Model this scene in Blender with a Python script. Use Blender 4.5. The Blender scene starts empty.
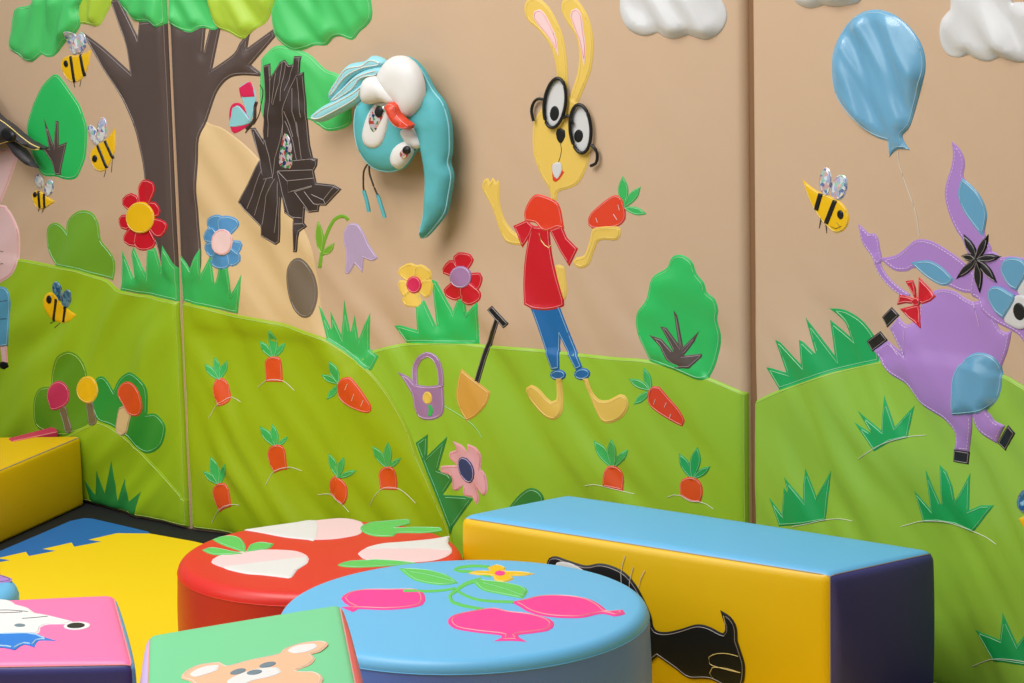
import bpy, bmesh, math, random
import numpy as np
from mathutils import Vector, noise
from mathutils.geometry import delaunay_2d_cdt
random.seed(7)
SC = bpy.context.scene
COL = SC.collection

# ------------------------------------------------------------------ camera
F = 3200.0; PITCH = math.radians(11.5); ROLL = -0.0234; CH = 1.5
_f = Vector((0, math.cos(PITCH), -math.sin(PITCH)))
_u0 = Vector((0, math.sin(PITCH), math.cos(PITCH)))
_r0 = Vector((1, 0, 0))
_r = _r0*math.cos(ROLL) + _u0*math.sin(ROLL)
_u = -_r0*math.sin(ROLL) + _u0*math.cos(ROLL)
CAM = Vector((0, 0, CH))
cd = bpy.data.cameras.new('camera'); cam = bpy.data.objects.new('camera', cd); COL.objects.link(cam)
cd.sensor_width = 36; cd.lens = F*36/1024; cd.clip_start = .1; cd.clip_end = 100
from mathutils import Matrix
M = Matrix.Identity(4)
for i in range(3):
    M[i][0] = _r[i]; M[i][1] = _u[i]; M[i][2] = -_f[i]; M[i][3] = CAM[i]
cam.matrix_world = M
SC.camera = cam

def ray(px, py):
    return _f*F + _r*(px-512) - _u*(py-341.5)
def atz(px, py, z):
    d = ray(px, py); return CAM + d*((z-CH)/d.z)

# ------------------------------------------------------------------ materials
def lin(c):
    return tuple(((v/255+.055)/1.055)**2.4 if v/255 > .04045 else v/255/12.92 for v in c) + (1,)
MATS = {}
ALB = 1.0
def vinyl(name, rgb, rough=.40, bump=.12, spec=.5, coat=0.0, scale=900, k=1.0, wr=0.0):
    if name in MATS: return MATS[name]
    m = bpy.data.materials.new(name); m.use_nodes = True
    nt = m.node_tree; b = nt.nodes['Principled BSDF']
    c = lin(rgb); c = (min(c[0]*k, .95), min(c[1]*k, .95), min(c[2]*k, .95), 1)
    b.inputs['Base Color'].default_value = c
    b.inputs['Roughness'].default_value = rough
    b.inputs['Specular IOR Level'].default_value = spec
    b.inputs['Coat Weight'].default_value = coat
    b.inputs['Coat Roughness'].default_value = .15
    tc = nt.nodes.new('ShaderNodeTexCoord')
    vo = nt.nodes.new('ShaderNodeTexVoronoi'); vo.inputs['Scale'].default_value = scale
    nt.links.new(tc.outputs['Object'], vo.inputs['Vector'])
    bp = nt.nodes.new('ShaderNodeBump'); bp.inputs['Strength'].default_value = bump; bp.inputs['Distance'].default_value = .0006
    nt.links.new(vo.outputs['Distance'], bp.inputs['Height'])
    last = bp
    if wr > 0:
        ns = nt.nodes.new('ShaderNodeTexNoise'); ns.inputs['Scale'].default_value = 22; ns.inputs['Detail'].default_value = 2
        nt.links.new(tc.outputs['Object'], ns.inputs['Vector'])
        b2 = nt.nodes.new('ShaderNodeBump'); b2.inputs['Strength'].default_value = wr; b2.inputs['Distance'].default_value = .006
        nt.links.new(ns.outputs['Fac'], b2.inputs['Height']); nt.links.new(bp.outputs['Normal'], b2.inputs['Normal'])
        last = b2
    nt.links.new(last.outputs['Normal'], b.inputs['Normal'])
    MATS[name] = m; return m
def foil(name, stops, rough=.25, metallic=.5, scale=160):
    if name in MATS: return MATS[name]
    m = bpy.data.materials.new(name); m.use_nodes = True
    nt = m.node_tree; b = nt.nodes['Principled BSDF']
    tc = nt.nodes.new('ShaderNodeTexCoord'); vo = nt.nodes.new('ShaderNodeTexVoronoi'); vo.inputs['Scale'].default_value = scale
    rp = nt.nodes.new('ShaderNodeValToRGB'); rp.color_ramp.interpolation = 'CONSTANT'
    nt.links.new(tc.outputs['Object'], vo.inputs['Vector'])
    sp = nt.nodes.new('ShaderNodeSeparateColor'); nt.links.new(vo.outputs['Color'], sp.inputs['Color'])
    nt.links.new(sp.outputs[0], rp.inputs['Fac'])
    while len(rp.color_ramp.elements) < len(stops): rp.color_ramp.elements.new(.5)
    for i, s in enumerate(stops):
        rp.color_ramp.elements[i].position = i/len(stops); rp.color_ramp.elements[i].color = lin(s)
    nt.links.new(rp.outputs['Color'], b.inputs['Base Color'])
    b.inputs['Metallic'].default_value = metallic; b.inputs['Roughness'].default_value = rough
    MATS[name] = m; return m

K = .80
BEIGE = vinyl('beige vinyl', (207,177,147), wr=.1)
SAND = vinyl('sand vinyl', (224,193,145))
HILL_A = vinyl('grass green vinyl', (154,190,28), rough=.4)
HILL_B = vinyl('olive green vinyl', (158,186,14), rough=.4)
HILL_C = vinyl('fresh green vinyl', (154,198,50), rough=.4)
HILL_D = vinyl('leaf green vinyl', (150,196,66), rough=.38)
CLOVER = vinyl('clover green vinyl', (118,172,46))
CLOVER2 = vinyl('moss green vinyl', (96,150,24))
CROWN = vinyl('tree crown green vinyl', (78,200,108), rough=.38)
LIME = vinyl('lime vinyl', (176,208,66), rough=.38)
BUSH = vinyl('bush green vinyl', (44,192,96), rough=.38)
GRASS = vinyl('blade green vinyl', (60,186,94), rough=.4)
GRASS2 = vinyl('emerald vinyl', (16,168,90), rough=.42)
GRASS3 = vinyl('deep green vinyl', (36,134,62), rough=.42)
MUSHG = vinyl('bottle green vinyl', (44,152,54), rough=.4)
BARK = vinyl('dark bark vinyl', (88,74,70), rough=.36)
LOG = vinyl('log brown vinyl', (64,53,49), rough=.36)
HOLLOW = vinyl('taupe vinyl', (118,104,88), rough=.5)
WHITE = vinyl('white vinyl', (216,216,217), rough=.32, coat=.3)
OFFW = vinyl('warm white vinyl', (228,226,223), rough=.45)
BLACK = vinyl('black vinyl', (22,22,22), rough=.4)
YELB = vinyl('bee yellow vinyl', (240,190,4), rough=.45)
YELR = vinyl('rabbit yellow vinyl', (232,196,92), rough=.5)
PINKE = vinyl('pale pink vinyl', (240,206,206), rough=.5)
PINKP = vinyl('pig pink vinyl', (232,194,194), rough=.5)
RED = vinyl('red vinyl', (205,18,38), rough=.4)
ORED = vinyl('orange red vinyl', (228,62,30), rough=.4)
CARR = vinyl('carrot orange vinyl', (226,82,22), rough=.45)
CARR2 = vinyl('carrot red vinyl', (226,66,34), rough=.45)
BLUET = vinyl('trouser blue vinyl', (14,104,170), rough=.45)
BLUEP = vinyl('denim blue vinyl', (84,154,188), rough=.5)
PETB = vinyl('petal blue vinyl', (84,148,204), rough=.45)
LILAC = vinyl('lilac vinyl', (182,160,196), rough=.5)
PURP = vinyl('donkey purple vinyl', (174,132,204), rough=.42)
PURP2 = vinyl('can purple vinyl', (166,124,172), rough=.5)
SKYB = vinyl('light blue vinyl', (104,164,200), rough=.3, coat=.4)
BALL = vinyl('balloon blue vinyl', (112,172,208), rough=.3, coat=.5)
WINGB = vinyl('butterfly wing vinyl', (142,204,212), rough=.45)
PINKF = vinyl('flower pink vinyl', (232,170,182), rough=.5)
NAVY = vinyl('navy vinyl', (44,62,120), rough=.5)
MAG = vinyl('magenta vinyl', (214,30,84), rough=.5)
CAPP = vinyl('crimson cap vinyl', (196,52,92), rough=.45)
YELF = vinyl('petal yellow vinyl', (238,200,84), rough=.45)
TANV = vinyl('spade tan vinyl', (220,164,70), rough=.5)
CREAM = vinyl('stem cream vinyl', (226,194,136), rough=.5)
STEMB = vinyl('stem brown vinyl', (118,104,64), rough=.5)
TEAL = vinyl('plush turquoise', (88,180,188), rough=.62, wr=.4)
TEALL = vinyl('plush pale turquoise', (150,212,222), rough=.6, wr=.3)
BEAK = vinyl('plush orange', (222,74,44), rough=.4)
GREYP = vinyl('charcoal plush', (62,58,62), rough=.5, wr=.5)
T_PALE = vinyl('pale thread', (226,222,214), bump=0)
T_GRN = vinyl('mint thread', (150,214,164), bump=0)
T_LIM = vinyl('lime thread', (184,212,112), bump=0)
T_GREY = vinyl('grey thread', (156,144,144), bump=0)
T_PNK = vinyl('pink thread', (240,150,150), bump=0)
T_YEL = vinyl('cream thread', (240,214,130), bump=0)
T_BLU = vinyl('blue thread', (170,208,226), bump=0)
T_LIL = vinyl('lilac thread', (222,200,232), bump=0)
T_BLK = vinyl('dark thread', (60,52,40), bump=0)
SEAM = vinyl('seam brown vinyl', (134,98,66), rough=.45)
HOLO = foil('holographic foil', [(235,240,250),(190,200,235),(250,250,250),(235,190,190),(200,215,245),(245,245,235),(120,140,200),(170,220,200)], metallic=.25)
HOLOB = foil('blue holographic foil', [(70,130,180),(110,170,200),(50,110,170),(140,190,215),(80,130,150)])
HOLOR = foil('bright holographic foil', [(240,240,240),(220,90,80),(250,200,200),(60,80,130),(90,180,110),(235,225,235)], scale=190)

# ------------------------------------------------------------------ object helpers
ORIG = {}
def empty(name, loc, label, cat, group=None):
    o = bpy.data.objects.new(name, None); COL.objects.link(o); o.location = loc
    o.empty_display_size = .03
    ORIG[o.name] = Vector(loc); o['label'] = label; o['category'] = cat
    if group: o['group'] = group
    return o
def obj(name, verts, faces, mat, parent=None, midx=None, smooth=True, sharp=50, label=None):
    org = ORIG[parent.name] if parent else Vector((0,0,0))
    me = bpy.data.meshes.new(name)
    me.from_pydata([tuple(Vector(v)-org) for v in verts], [], faces)
    mats = mat if isinstance(mat, (list, tuple)) else [mat]
    for m in mats: me.materials.append(m)
    if midx:
        for p, i in zip(me.polygons, midx): p.material_index = i
    if smooth:
        bm = bmesh.new(); bm.from_mesh(me)
        for f in bm.faces: f.smooth = True
        lim = math.radians(sharp)
        for e in bm.edges:
            if len(e.link_faces) == 2 and e.calc_face_angle(0) > lim: e.smooth = False
        bm.to_mesh(me); bm.free()
    o = bpy.data.objects.new(name, me); COL.objects.link(o)
    if parent: o.parent = parent
    ORIG[o.name] = org
    if label: o['label'] = label
    return o

class Surf:
    """a flat face with local axes and a gentle relief"""
    def __init__(s, O, U, V, N, relief=None, wid=None, hgt=None, edge=0):
        s.O, s.U, s.V, s.N = O, U, V, N; s.relief = relief; s.W = wid; s.H = hgt; s.edge = edge
    def field(s, pts):
        """height of whatever is already sewn on at each point"""
        Pn = np.array(pts, float).reshape(-1, 2); out = np.zeros(len(Pn))
        for bb, poly, fn in getattr(s, 'pieces', []):
            m = (Pn[:, 0] >= bb[0]) & (Pn[:, 0] <= bb[2]) & (Pn[:, 1] >= bb[1]) & (Pn[:, 1] <= bb[3])
            if not m.any(): continue
            idx = np.nonzero(m)[0]; idx = idx[inside(poly, Pn[idx])]
            if len(idx) == 0: continue
            d = dist_to(poly, Pn[idx])
            for i, dd in zip(idx, d):
                out[i] = fn(Pn[i][0], Pn[i][1], dd, out[i])
        return out
    def uv(s, px, py, h=0.0):
        d = ray(px, py); o = s.O + s.N*h
        t = (o-CAM).dot(s.N)/d.dot(s.N); p = CAM + d*t - o
        u, v = p.dot(s.U), p.dot(s.V)
        if s.W is not None and s.edge >= 0:
            u = min(max(u, .003), s.W-.003); v = max(v, .004)
        return (u, v)
    def pt(s, u, v, h=0.0):
        r = s.relief(u, v) if s.relief else 0
        return s.O + s.U*u + s.V*v + s.N*(r+h)

def Z(ox, oy, pts, sc=5.379):
    """points read in an enlarged view of the scene, back to picture units; a third entry marks a corner"""
    return [(ox+p[0]/sc, oy+p[1]/sc) + tuple(p[2:]) for p in pts]
def smooth_poly(pts, closed=True, step=None, corners=False):
    n = len(pts); out = []
    P = [Vector((p[0], p[1])) for p in pts]; cor = [corners or len(p) > 2 for p in pts]
    rng = range(n if closed else n-1)
    for i in rng:
        j = (i+1) % n
        p1, p2 = P[i], P[j]
        p0 = p1 if (cor[i] or (not closed and i == 0)) else P[i-1]
        p3 = p2 if (cor[j] or (not closed and j == n-1)) else P[(j+1) % n]
        L = (p2-p1).length
        k = max(1, int(L/(step or 3.0)))
        for q in range(k):
            t = q/k
            v = .5*((2*p1)+(p2-p0)*t+(2*p0-5*p1+4*p2-p3)*t*t+(3*p1-p0-3*p2+p3)*t**3)
            out.append((v.x, v.y))
    if not closed: out.append((P[-1].x, P[-1].y))
    return out
def dist_to(poly, pts):
    A = np.array(poly); B = np.roll(A, -1, 0); Pn = np.array(pts)
    D = np.full(len(Pn), 1e9)
    for a, b in zip(A, B):
        ab = b-a; L2 = ab.dot(ab)
        if L2 < 1e-14: continue
        t = np.clip(((Pn-a)@ab)/L2, 0, 1)
        D = np.minimum(D, np.linalg.norm(Pn-(a+t[:, None]*ab), axis=1))
    return D
def inside(poly, pts):
    A = np.array(poly); B = np.roll(A, -1, 0); Pn = np.array(pts); c = np.zeros(len(Pn), bool)
    for (x1, y1), (x2, y2) in zip(A, B):
        if y1 == y2: continue
        m = ((y1 > Pn[:, 1]) != (y2 > Pn[:, 1])) & (Pn[:, 0] < (x2-x1)*(Pn[:, 1]-y1)/(y2-y1)+x1)
        c ^= m
    return c
def area(poly):
    return .5*sum(poly[i][0]*poly[(i+1) % len(poly)][1]-poly[(i+1) % len(poly)][0]*poly[i][1] for i in range(len(poly)))
def offset(poly, d):
    n = len(poly); out = []
    for i in range(n):
        a, b, c = np.array(poly[i-1]), np.array(poly[i]), np.array(poly[(i+1) % n])
        e1, e2 = b-a, c-b
        l1, l2 = np.linalg.norm(e1), np.linalg.norm(e2)
        if l1 < 1e-9 or l2 < 1e-9: out.append(None); continue
        n1 = np.array((-e1[1], e1[0]))/l1; n2 = np.array((-e2[1], e2[0]))/l2
        m = n1+n2; L = m.dot(m)
        if L < .3: out.append(None); continue
        q = b + m*(2*d/L)
        out.append((q[0], q[1]))
    return out
def dedupe(poly, eps):
    out = []
    for p in poly:
        if not out or math.hypot(p[0]-out[-1][0], p[1]-out[-1][1]) > eps: out.append(p)
    while len(out) > 3 and math.hypot(out[0][0]-out[-1][0], out[0][1]-out[-1][1]) <= eps: out.pop()
    return out

LAYER = .0014
def tube_pts(path, rad, verts, faces, sides=5, closed=False, taper=None):
    n = len(path)
    if n < 2: return
    base = len(verts)
    for i, p in enumerate(path):
        a = path[i-1] if (i > 0 or closed) else path[0]; b = path[(i+1) % n] if (i < n-1 or closed) else path[-1]
        t = (Vector(b)-Vector(a)); 
        t = t.normalized() if t.length > 1e-9 else Vector((1, 0, 0))
        up = Vector((0, 0, 1)) if abs(t.z) < .9 else Vector((0, 1, 0))
        x = t.cross(up).normalized(); y = x.cross(t)
        r = rad if taper is None else rad*taper(i/(n-1))
        for k in range(sides):
            an = 2*math.pi*k/sides
            verts.append(Vector(p)+x*math.cos(an)*r+y*math.sin(an)*r)
    for i in range(n if closed else n-1):
        j = (i+1) % n
        for k in range(sides):
            l = (k+1) % sides
            faces.append((base+i*sides+k, base+i*sides+l, base+j*sides+l, base+j*sides+k))
    if not closed:
        faces.append(tuple(base+k for k in range(sides))[::-1]); faces.append(tuple(base+(n-1)*sides+k for k in range(sides)))
def thread(S, lines, mat, parent, name='stitching', h=.0016, rad=.00055, layer=0, dash=None, smooth=True):
    """sewn lines; each is a list of picture points"""
    vs, fs = [], []
    for ln in lines:
        p = smooth_poly(ln, closed=False, step=4) if smooth else smooth_poly(ln, closed=False, step=6, corners=True)
        uvp = [S.uv(x, y, .003) for x, y in p]
        if S.relief:
            fm = float(np.mean(S.field(uvp)))
            uvp = [S.uv(x, y, fm+max(-.004, S.relief(u, v))) for (x, y), (u, v) in zip(p, uvp)]
        p3 = [S.pt(u, v, float(q)+.0003) for (u, v), q in zip(uvp, S.field(uvp))]
        tube_pts(p3, rad, vs, fs)
    return obj(name, vs, fs, mat, parent)
def applique(S, name, pts, mat, parent, layer=1, t=.0012, r=.004, lift=0.0, stitch=None, so=.0042, dash=None,
             smooth=True, fold=0.0, fs=(.05, .2, .8), closed=False, label=None, uvpts=None, g=None, plateau=False, step=3.0, srad=.00055):
    """a padded fabric piece cut to an outline, following the surface it is sewn on"""
    flat = lift < .005
    if flat: t *= (.5 if t < .0031 else .8)
    top = lift if not flat else 0.0
    ph = lift if not flat else (.062 if hasattr(S, 'reg_all') else .0010)
    if uvpts is None:
        pp = smooth_poly(pts, step=step, corners=not smooth)
        poly = [S.uv(x, y, ph if closed else ph+t*.5) for x, y in pp]
        if flat and S.relief and not hasattr(S, 'reg_all'):
            hm = float(np.mean(S.field(poly)))
            poly = [S.uv(x, y, hm+t*.5+max(-.004, S.relief(u, v))) for (x, y), (u, v) in zip(pp, poly)]
    else: poly = uvpts
    poly = dedupe(poly, .0006)
    A = area(poly)
    if A < 0: poly = poly[::-1]; A = -A
    g = g or min(max(math.sqrt(A)/12, .0035), .012)
    if closed: g = min(g, r/4)
    P = np.array(poly); x0, y0 = P.min(0); x1, y1 = P.max(0)
    cand = []
    row = 0; y = y0+g/2
    while y < y1:
        x = x0+(g/2 if row % 2 else g)
        while x < x1: cand.append((x, y)); x += g
        y += g*.87; row += 1
    inner = []
    for fr in ((.25, .65, 1.15) if r < .02 else (.06, .2, .4, .7)):
        d = r*fr; off = [q for q in offset(poly, d) if q is not None]
        if off:
            ds = dist_to(poly, off); ins = inside(poly, off)
            last = None
            for q, dd, ii in zip(off, ds, ins):
                if ii and dd > d*.93 and (last is None or math.hypot(q[0]-last[0], q[1]-last[1]) > max(.0012, d*.35)):
                    inner.append(q); last = q
    if cand:
        ds = dist_to(poly, cand); ins = inside(poly, cand)
        inner += [c for c, dd, ii in zip(cand, ds, ins) if ii and dd > max(r*1.5 if r < .02 else r*.85, .0015)]
    n = len(poly)
    coords = [Vector(p) for p in poly]+[Vector(p) for p in inner]
    rv, re, rf, ov, oe, of = delaunay_2d_cdt(coords, [], [list(range(n))], 1, 1e-7)
    uvs = [(v.x, v.y) for v in rv]
    d = dist_to(poly, uvs)
    isb = d < 1e-5
    fa = random.random()*40
    def height(u, v, dd, below):
        k = min(dd/r, 1.0)
        h = (below+.0003 if flat else top) + t*math.sqrt(max(0, 1-(1-k)**2))
        if fold:
            an = fs[2]; a = u*math.cos(an)+v*math.sin(an); c = -u*math.sin(an)+v*math.cos(an)
            kf = min(dd/.015, 1.0)
            h += fold*kf*max(0, noise.noise(Vector((c/fs[0]+fa, a/fs[1], fa)))+.5)
        return h
    base = S.field(uvs) if flat else [0]*len(uvs)
    if plateau: base = np.full(len(uvs), float(np.max(base)))
    verts = [S.pt(u, v, height(u, v, dd, float(bl))) for (u, v), dd, bl in zip(uvs, d, base)]
    faces = []
    cnt = {}
    for f in rf:
        a = sum(uvs[f[i]][0]*uvs[f[(i+1) % len(f)]][1]-uvs[f[(i+1) % len(f)]][0]*uvs[f[i]][1] for i in range(len(f)))
        f = list(f) if a > 0 else list(f)[::-1]
        faces.append(tuple(f))
        for i in range(len(f)): cnt[(f[i], f[(i+1) % len(f)])] = 1
    bedges = [e for e in cnt if (e[1], e[0]) not in cnt]
    low = {}
    def lowv(i):
        if i not in low:
            low[i] = len(verts); u, v = uvs[i]
            verts.append(S.pt(u, v, (top-t*.1) if closed else (-.0006 if (lift == 0 and not hasattr(S, 'reg_all')) else (lift-.0005 if not flat else float(base[i])-.003))))
        return low[i]
    nf = len(faces)
    for a, b in bedges: faces.append((b, a, lowv(a), lowv(b)))
    if closed:   # a soft back
        bk = {}
        for i, ((u, v), dd) in enumerate(zip(list(uvs), d)):
            if dd < 1e-5: bk[i] = lowv(i)
            else:
                bk[i] = len(verts); k = min(dd/r, 1)
                verts.append(S.pt(u, v, top-t*.1-t*.25*math.sqrt(max(0, 1-(1-k)**2))))
        for f in faces[:nf]: faces.append(tuple(bk[i] for i in f)[::-1])
    o = obj(name, verts, faces, mat, parent, label=label)
    if flat or hasattr(S, 'reg_all'):
        if not hasattr(S, 'pieces'): S.pieces = []
        xs = [p[0] for p in poly]; ys = [p[1] for p in poly]
        if plateau:
            bmax = float(np.max(base)); h0 = height; height = lambda u, v, dd, below: h0(u, v, dd, bmax)
        S.pieces.append(((min(xs), min(ys), max(xs), max(ys)), poly, height))
    if stitch is not None:
        off = offset(poly, so); qs = [q if q is not None else (1e3, 1e3) for q in off]
        ds = dist_to(poly, qs); ins = inside(poly, qs)
        runs, cur = [], []
        for q, dd, ii in zip(qs, ds, ins):
            if ii and dd > so*.93: cur.append(q)
            else:
                if len(cur) > 1: runs.append(cur)
                cur = []
        if len(cur) > 1:
            if runs and runs[0][0] == qs[0] and len(cur) < len(qs): runs[0] = cur+runs[0]
            else:
                if len(cur) == len(qs): cur.append(cur[0])
                runs.append(cur)
        hs = top+t*math.sqrt(max(0, 1-(1-min(so/r, 1))**2))+.0002
        vs, fc = [], []
        for rn in runs:
            p3 = [S.pt(u, v, (float(q)+.0001) if flat else hs) for (u, v), q in zip(rn, S.field(rn) if flat else [0]*len(rn))]
            if dash:
                # resample into dashes
                seg, acc, on = [p3[0]], 0.0, True
                for a, b in zip(p3, p3[1:]):
                    L = (b-a).length; s = 0.0
                    while L-s > 1e-6:
                        lim = dash[0] if on else dash[1]
                        stp = min(lim-acc, L-s); s += stp; acc += stp
                        q = a.lerp(b, s/L)
                        if on: seg.append(q)
                        if acc >= lim-1e-7:
                            if on: tube_pts(seg, srad, vs, fc, 4); seg = []
                            else: seg = [q]
                            on = not on; acc = 0.0
                if on and len(seg) > 1: tube_pts(seg, srad, vs, fc, 4)
            else: tube_pts(p3, srad, vs, fc, 4)
        if fc: obj('stitching', vs, fc, stitch, o)
    return o
def ell(cx, cy, rx, ry, tilt=0, n=14):
    a = math.radians(tilt)
    return [(cx+rx*math.cos(q)*math.cos(a)-ry*math.sin(q)*math.sin(a), cy+rx*math.cos(q)*math.sin(a)+ry*math.sin(q)*math.cos(a)) for q in (2*math.pi*i/n for i in range(n))]
def band(path, w0, w1=None, closed=False):
    """outline of a strip along a path, in picture units"""
    p = smooth_poly(path, closed=False, step=4); w1 = w0 if w1 is None else w1; L, R = [], []
    n = len(p)
    for i, (x, y) in enumerate(p):
        a = p[max(0, i-1)]; b = p[min(n-1, i+1)]; dx, dy = b[0]-a[0], b[1]-a[1]; l = math.hypot(dx, dy) or 1
        w = (w0+(w1-w0)*i/(n-1))/2
        L.append((x-dy/l*w, y+dx/l*w)); R.append((x+dy/l*w, y-dx/l*w))
    return L+R[::-1]
def spot(S, pts):
    x = sum(p[0] for p in pts)/len(pts); y = max(p[1] for p in pts)
    return S.pt(*S.uv(x, y))
# ------------------------------------------------------------------ the setting
def struct(name, verts, faces, mat):
    o = obj(name, verts, faces, mat, smooth=False); o['kind'] = 'structure'; return o
def boxv(x0, x1, y0, y1, z0, z1):
    v = [Vector((x, y, z)) for x in (x0, x1) for y in (y0, y1) for z in (z0, z1)]
    f = [(0,1,3,2),(4,6,7,5),(0,4,5,1),(2,3,7,6),(0,2,6,4),(1,5,7,3)]
    return v, f
FLOORM = vinyl('dark rubber floor', (12,13,17), rough=.8, scale=60)  # dark floor blackened further, painting in the shadow gap along the panels
v, f = boxv(-3.2, 3.2, -.6, 7.4, -.1, 0); struct('floor', v, f, FLOORM)
WALLP = vinyl('painted wall', (214,208,196), rough=.8, scale=200)
v, f = boxv(-3.2, 3.2, 7.4, 7.5, -.1, 2.7); struct('wall_back', v, f, WALLP)
v, f = boxv(3.2, 3.3, -.6, 7.5, -.1, 2.7); struct('wall_right', v, f, WALLP)

# ------------------------------------------------------------------ the padded wall panels
s1 = atz(189, 530, 0); s2 = atz(752, 632, 0)
d1 = (s1-atz(83, 503, 0)).normalized()
PH = 1.45
def make_panel(A, B, fold_angle, seed, amp, label):
    A = Vector((A.x, A.y, 0)); B = Vector((B.x, B.y, 0))
    U = (B-A); W = U.length; U = U/W; V = Vector((0, 0, 1)); N = U.cross(V)
    R = .017
    ca, sa = math.cos(fold_angle), math.sin(fold_angle)
    def roll(d):
        return 0 if d >= R else -(R-math.sqrt(max(0, R*R-(R-d)**2)))
    def relief(u, v):
        e = roll(max(0, min(u, W-u, v+.004, PH-v)))
        a = u*ca+v*sa; c = -u*sa+v*ca
        k = min(1, min(u, W-u)/.1)*.9+.1
        m = 1.0 if v < .46 else max(.07, 1-(v-.46)/.13)
        wob = noise.noise(Vector((a/.2+seed, c/.25, seed+5)))*.03
        w = noise.noise(Vector(((c+wob)/.075, a/.34, seed)))+.45*noise.noise(Vector(((c+wob)/.035, a/.2, seed+9)))
        return e+amp*k*m*w
    S = Surf(A, U, V, N, relief, W, PH)
    p = empty('wall_panel', A+U*W/2, label, 'wall padding')
    # front, sides and back of the foam slab
    def spaced(L, st):
        xs = [0, .001, .003, .006, .010, .014, .018]
        n = int((L-.036)/st); xs += [.018+(L-.036)*i/n for i in range(1, n)]
        return xs+[L-q for q in [0, .001, .003, .006, .010, .014, .018]][::-1]
    us, vs = spaced(W, .010), spaced(PH, .010)
    verts = [S.pt(u, v) for v in vs for u in us]; nu = len(us); fc = []
    for j in range(len(vs)-1):
        for i in range(nu-1): fc.append((j*nu+i, j*nu+i+1, (j+1)*nu+i+1, (j+1)*nu+i))
    obj('front_cover', verts, fc, BEIGE, p)
    rim = [(u, 0) for u in us]+[(W, v) for v in vs[1:]]+[(u, PH) for u in us[::-1][1:]]+[(0, v) for v in vs[::-1][1:-1]]
    n = len(rim); ve = [S.pt(u, v) for u, v in rim]+[S.O+S.U*u+S.V*v-S.N*.055 for u, v in rim]
    fc = [((i+1) % n, i, n+i, n+(i+1) % n) for i in range(n)]; fc.append(tuple(range(n, 2*n))[::-1])
    obj('side_cover', ve, fc, SEAM, p)
    return S, p, W
P1w = 1.02
G = .0045
S1, PN1, W1 = make_panel(s1-d1*P1w, s1-d1*.0018, math.radians(48), 3.1, .015, 'left padded panel with mushrooms on a green hill, left of the left seam')
d2 = (s2-s1).normalized()
S2, PN2, W2 = make_panel(s1+d2*.0018, s2-d2*G, math.radians(-52), 11.7, .015, 'middle padded panel between the two seams, sewn with tree, path and garden hills')
e3 = Vector((.80, 4.47, 0)); d3 = (e3-s2).normalized()
S3, PN3, W3 = make_panel(s2+d3*G, s2+d3*1.0, math.radians(-50), 23.3, .017, 'right padded panel right of the right seam, grass clumps on a tall green hill')
def hinge(S, W, side, parent):
    # flexible brown strip joining two panels
    u0 = W-.003 if side > 0 else .003
    p = [S.O+S.U*u0-S.N*.012, S.O+S.U*(u0+.016)-S.N*.012]
    v = []
    for q in p: v += [q, q+Vector((0, 0, PH))]
    v += [q-S.N*.004 for q in list(v)]
    f = [(0,2,3,1),(4,5,7,6),(0,4,6,2),(1,3,7,5),(0,1,5,4),(2,6,7,3)]
    obj('hinge_strip', v, f, SEAM, parent, smooth=False)
hinge(S1, W1, 1, PN1); hinge(S2, W2, 1, PN2)

A_, B_, C_, D_, E_, G_ = (0,0), (160,0), (300,0), (460,0), (610,0), (834,0)
H_, I_, J_, K_, L_, M_ = (0,110), (160,110), (300,110), (460,110), (780,110), (834,130)
N_, O_, P_, Q_ = (0,220), (160,220), (320,220), (480,220)
R_, S_, T_, U_ = (620,240), (740,280), (834,240), (834,340)
V_, X_, Y_, Zc = (0,330), (160,330), (320,330), (490,330)
a1, a2, a3, a4, a5, a6, a7 = (0,430), (160,430), (320,430), (560,430), (740,430), (834,430), (834,556)
def z(o, *pts, sc=5.379): return Z(o[0], o[1], pts, sc)
def C(pts): return [(p[0], p[1], 1) for p in pts]

# ---- left panel, sewn scenery
applique(S1, 'hill', [(-240,350,1),(-60,262),(-10,257),(20,259),(54,265.5),(80,271),(104,280),(121,290.6),(149,296),(178,302),(215,306,1),(215,620,1),(-240,560,1)], HILL_A, PN1, 1, t=.0038, r=.006, stitch=T_LIM, g=.012)
applique(S1, 'bush', [(48,250),(46.5,233),(49,225),(56,222.5),(62,226),(66,231,1),(67,222),(72,215),(80,210.4),(91,212),(98,222),(101,240),(108,249),(113.8,262),(111.5,281,1),(80,271,1),(56,266,1)], CLOVER, PN1, 1.5, stitch=T_GRN, label='light green rounded bush behind the hill top')
b = applique(S1, 'bush', [(54,74.4),(60,77),(65,83.7),(73,95),(80,106),(85,120),(87,130),(86,154),(82,167),(76,178),(66,179.5),(56,176.5),(43,175),(35,162),(28,140),(27,126),(31,111),(35,100),(43,85)], BUSH, PN1, 1, stitch=T_GRN, fold=0.0038, label='dark green oval tree')
applique(S1, 'bush_trunk', C(z(H_,(236,45),(262,110),(288,190),(300,58),(316,60),(316,190),(360,172),(345,250),(325,350),(295,350),(280,285),(240,225),(170,165),(200,170),(262,205))), BARK, b, 2, t=.001, smooth=False, stitch=T_GREY, so=.0028)
z0 = lambda *p: Z(0, 0, p, 9.76)
applique(S1, 'tree_trunk', [(110,0,1),(119,26),(126,46),(130,71.5,1),(104,48),(82,31.6,1),(89,44.6),(104,70.6),(115,87),(124.5,104),(134,127),(139,146),(143,166),(146,195),(149,231),(157,246),(163,275,1),(200,300,1),(200,15,1),(139,22,1),(137.5,36,1),(119,-2,1)], BARK, PN1, 1.6, stitch=T_GREY, g=.008, fold=.006, fs=(.06,.3,1.2))
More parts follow.
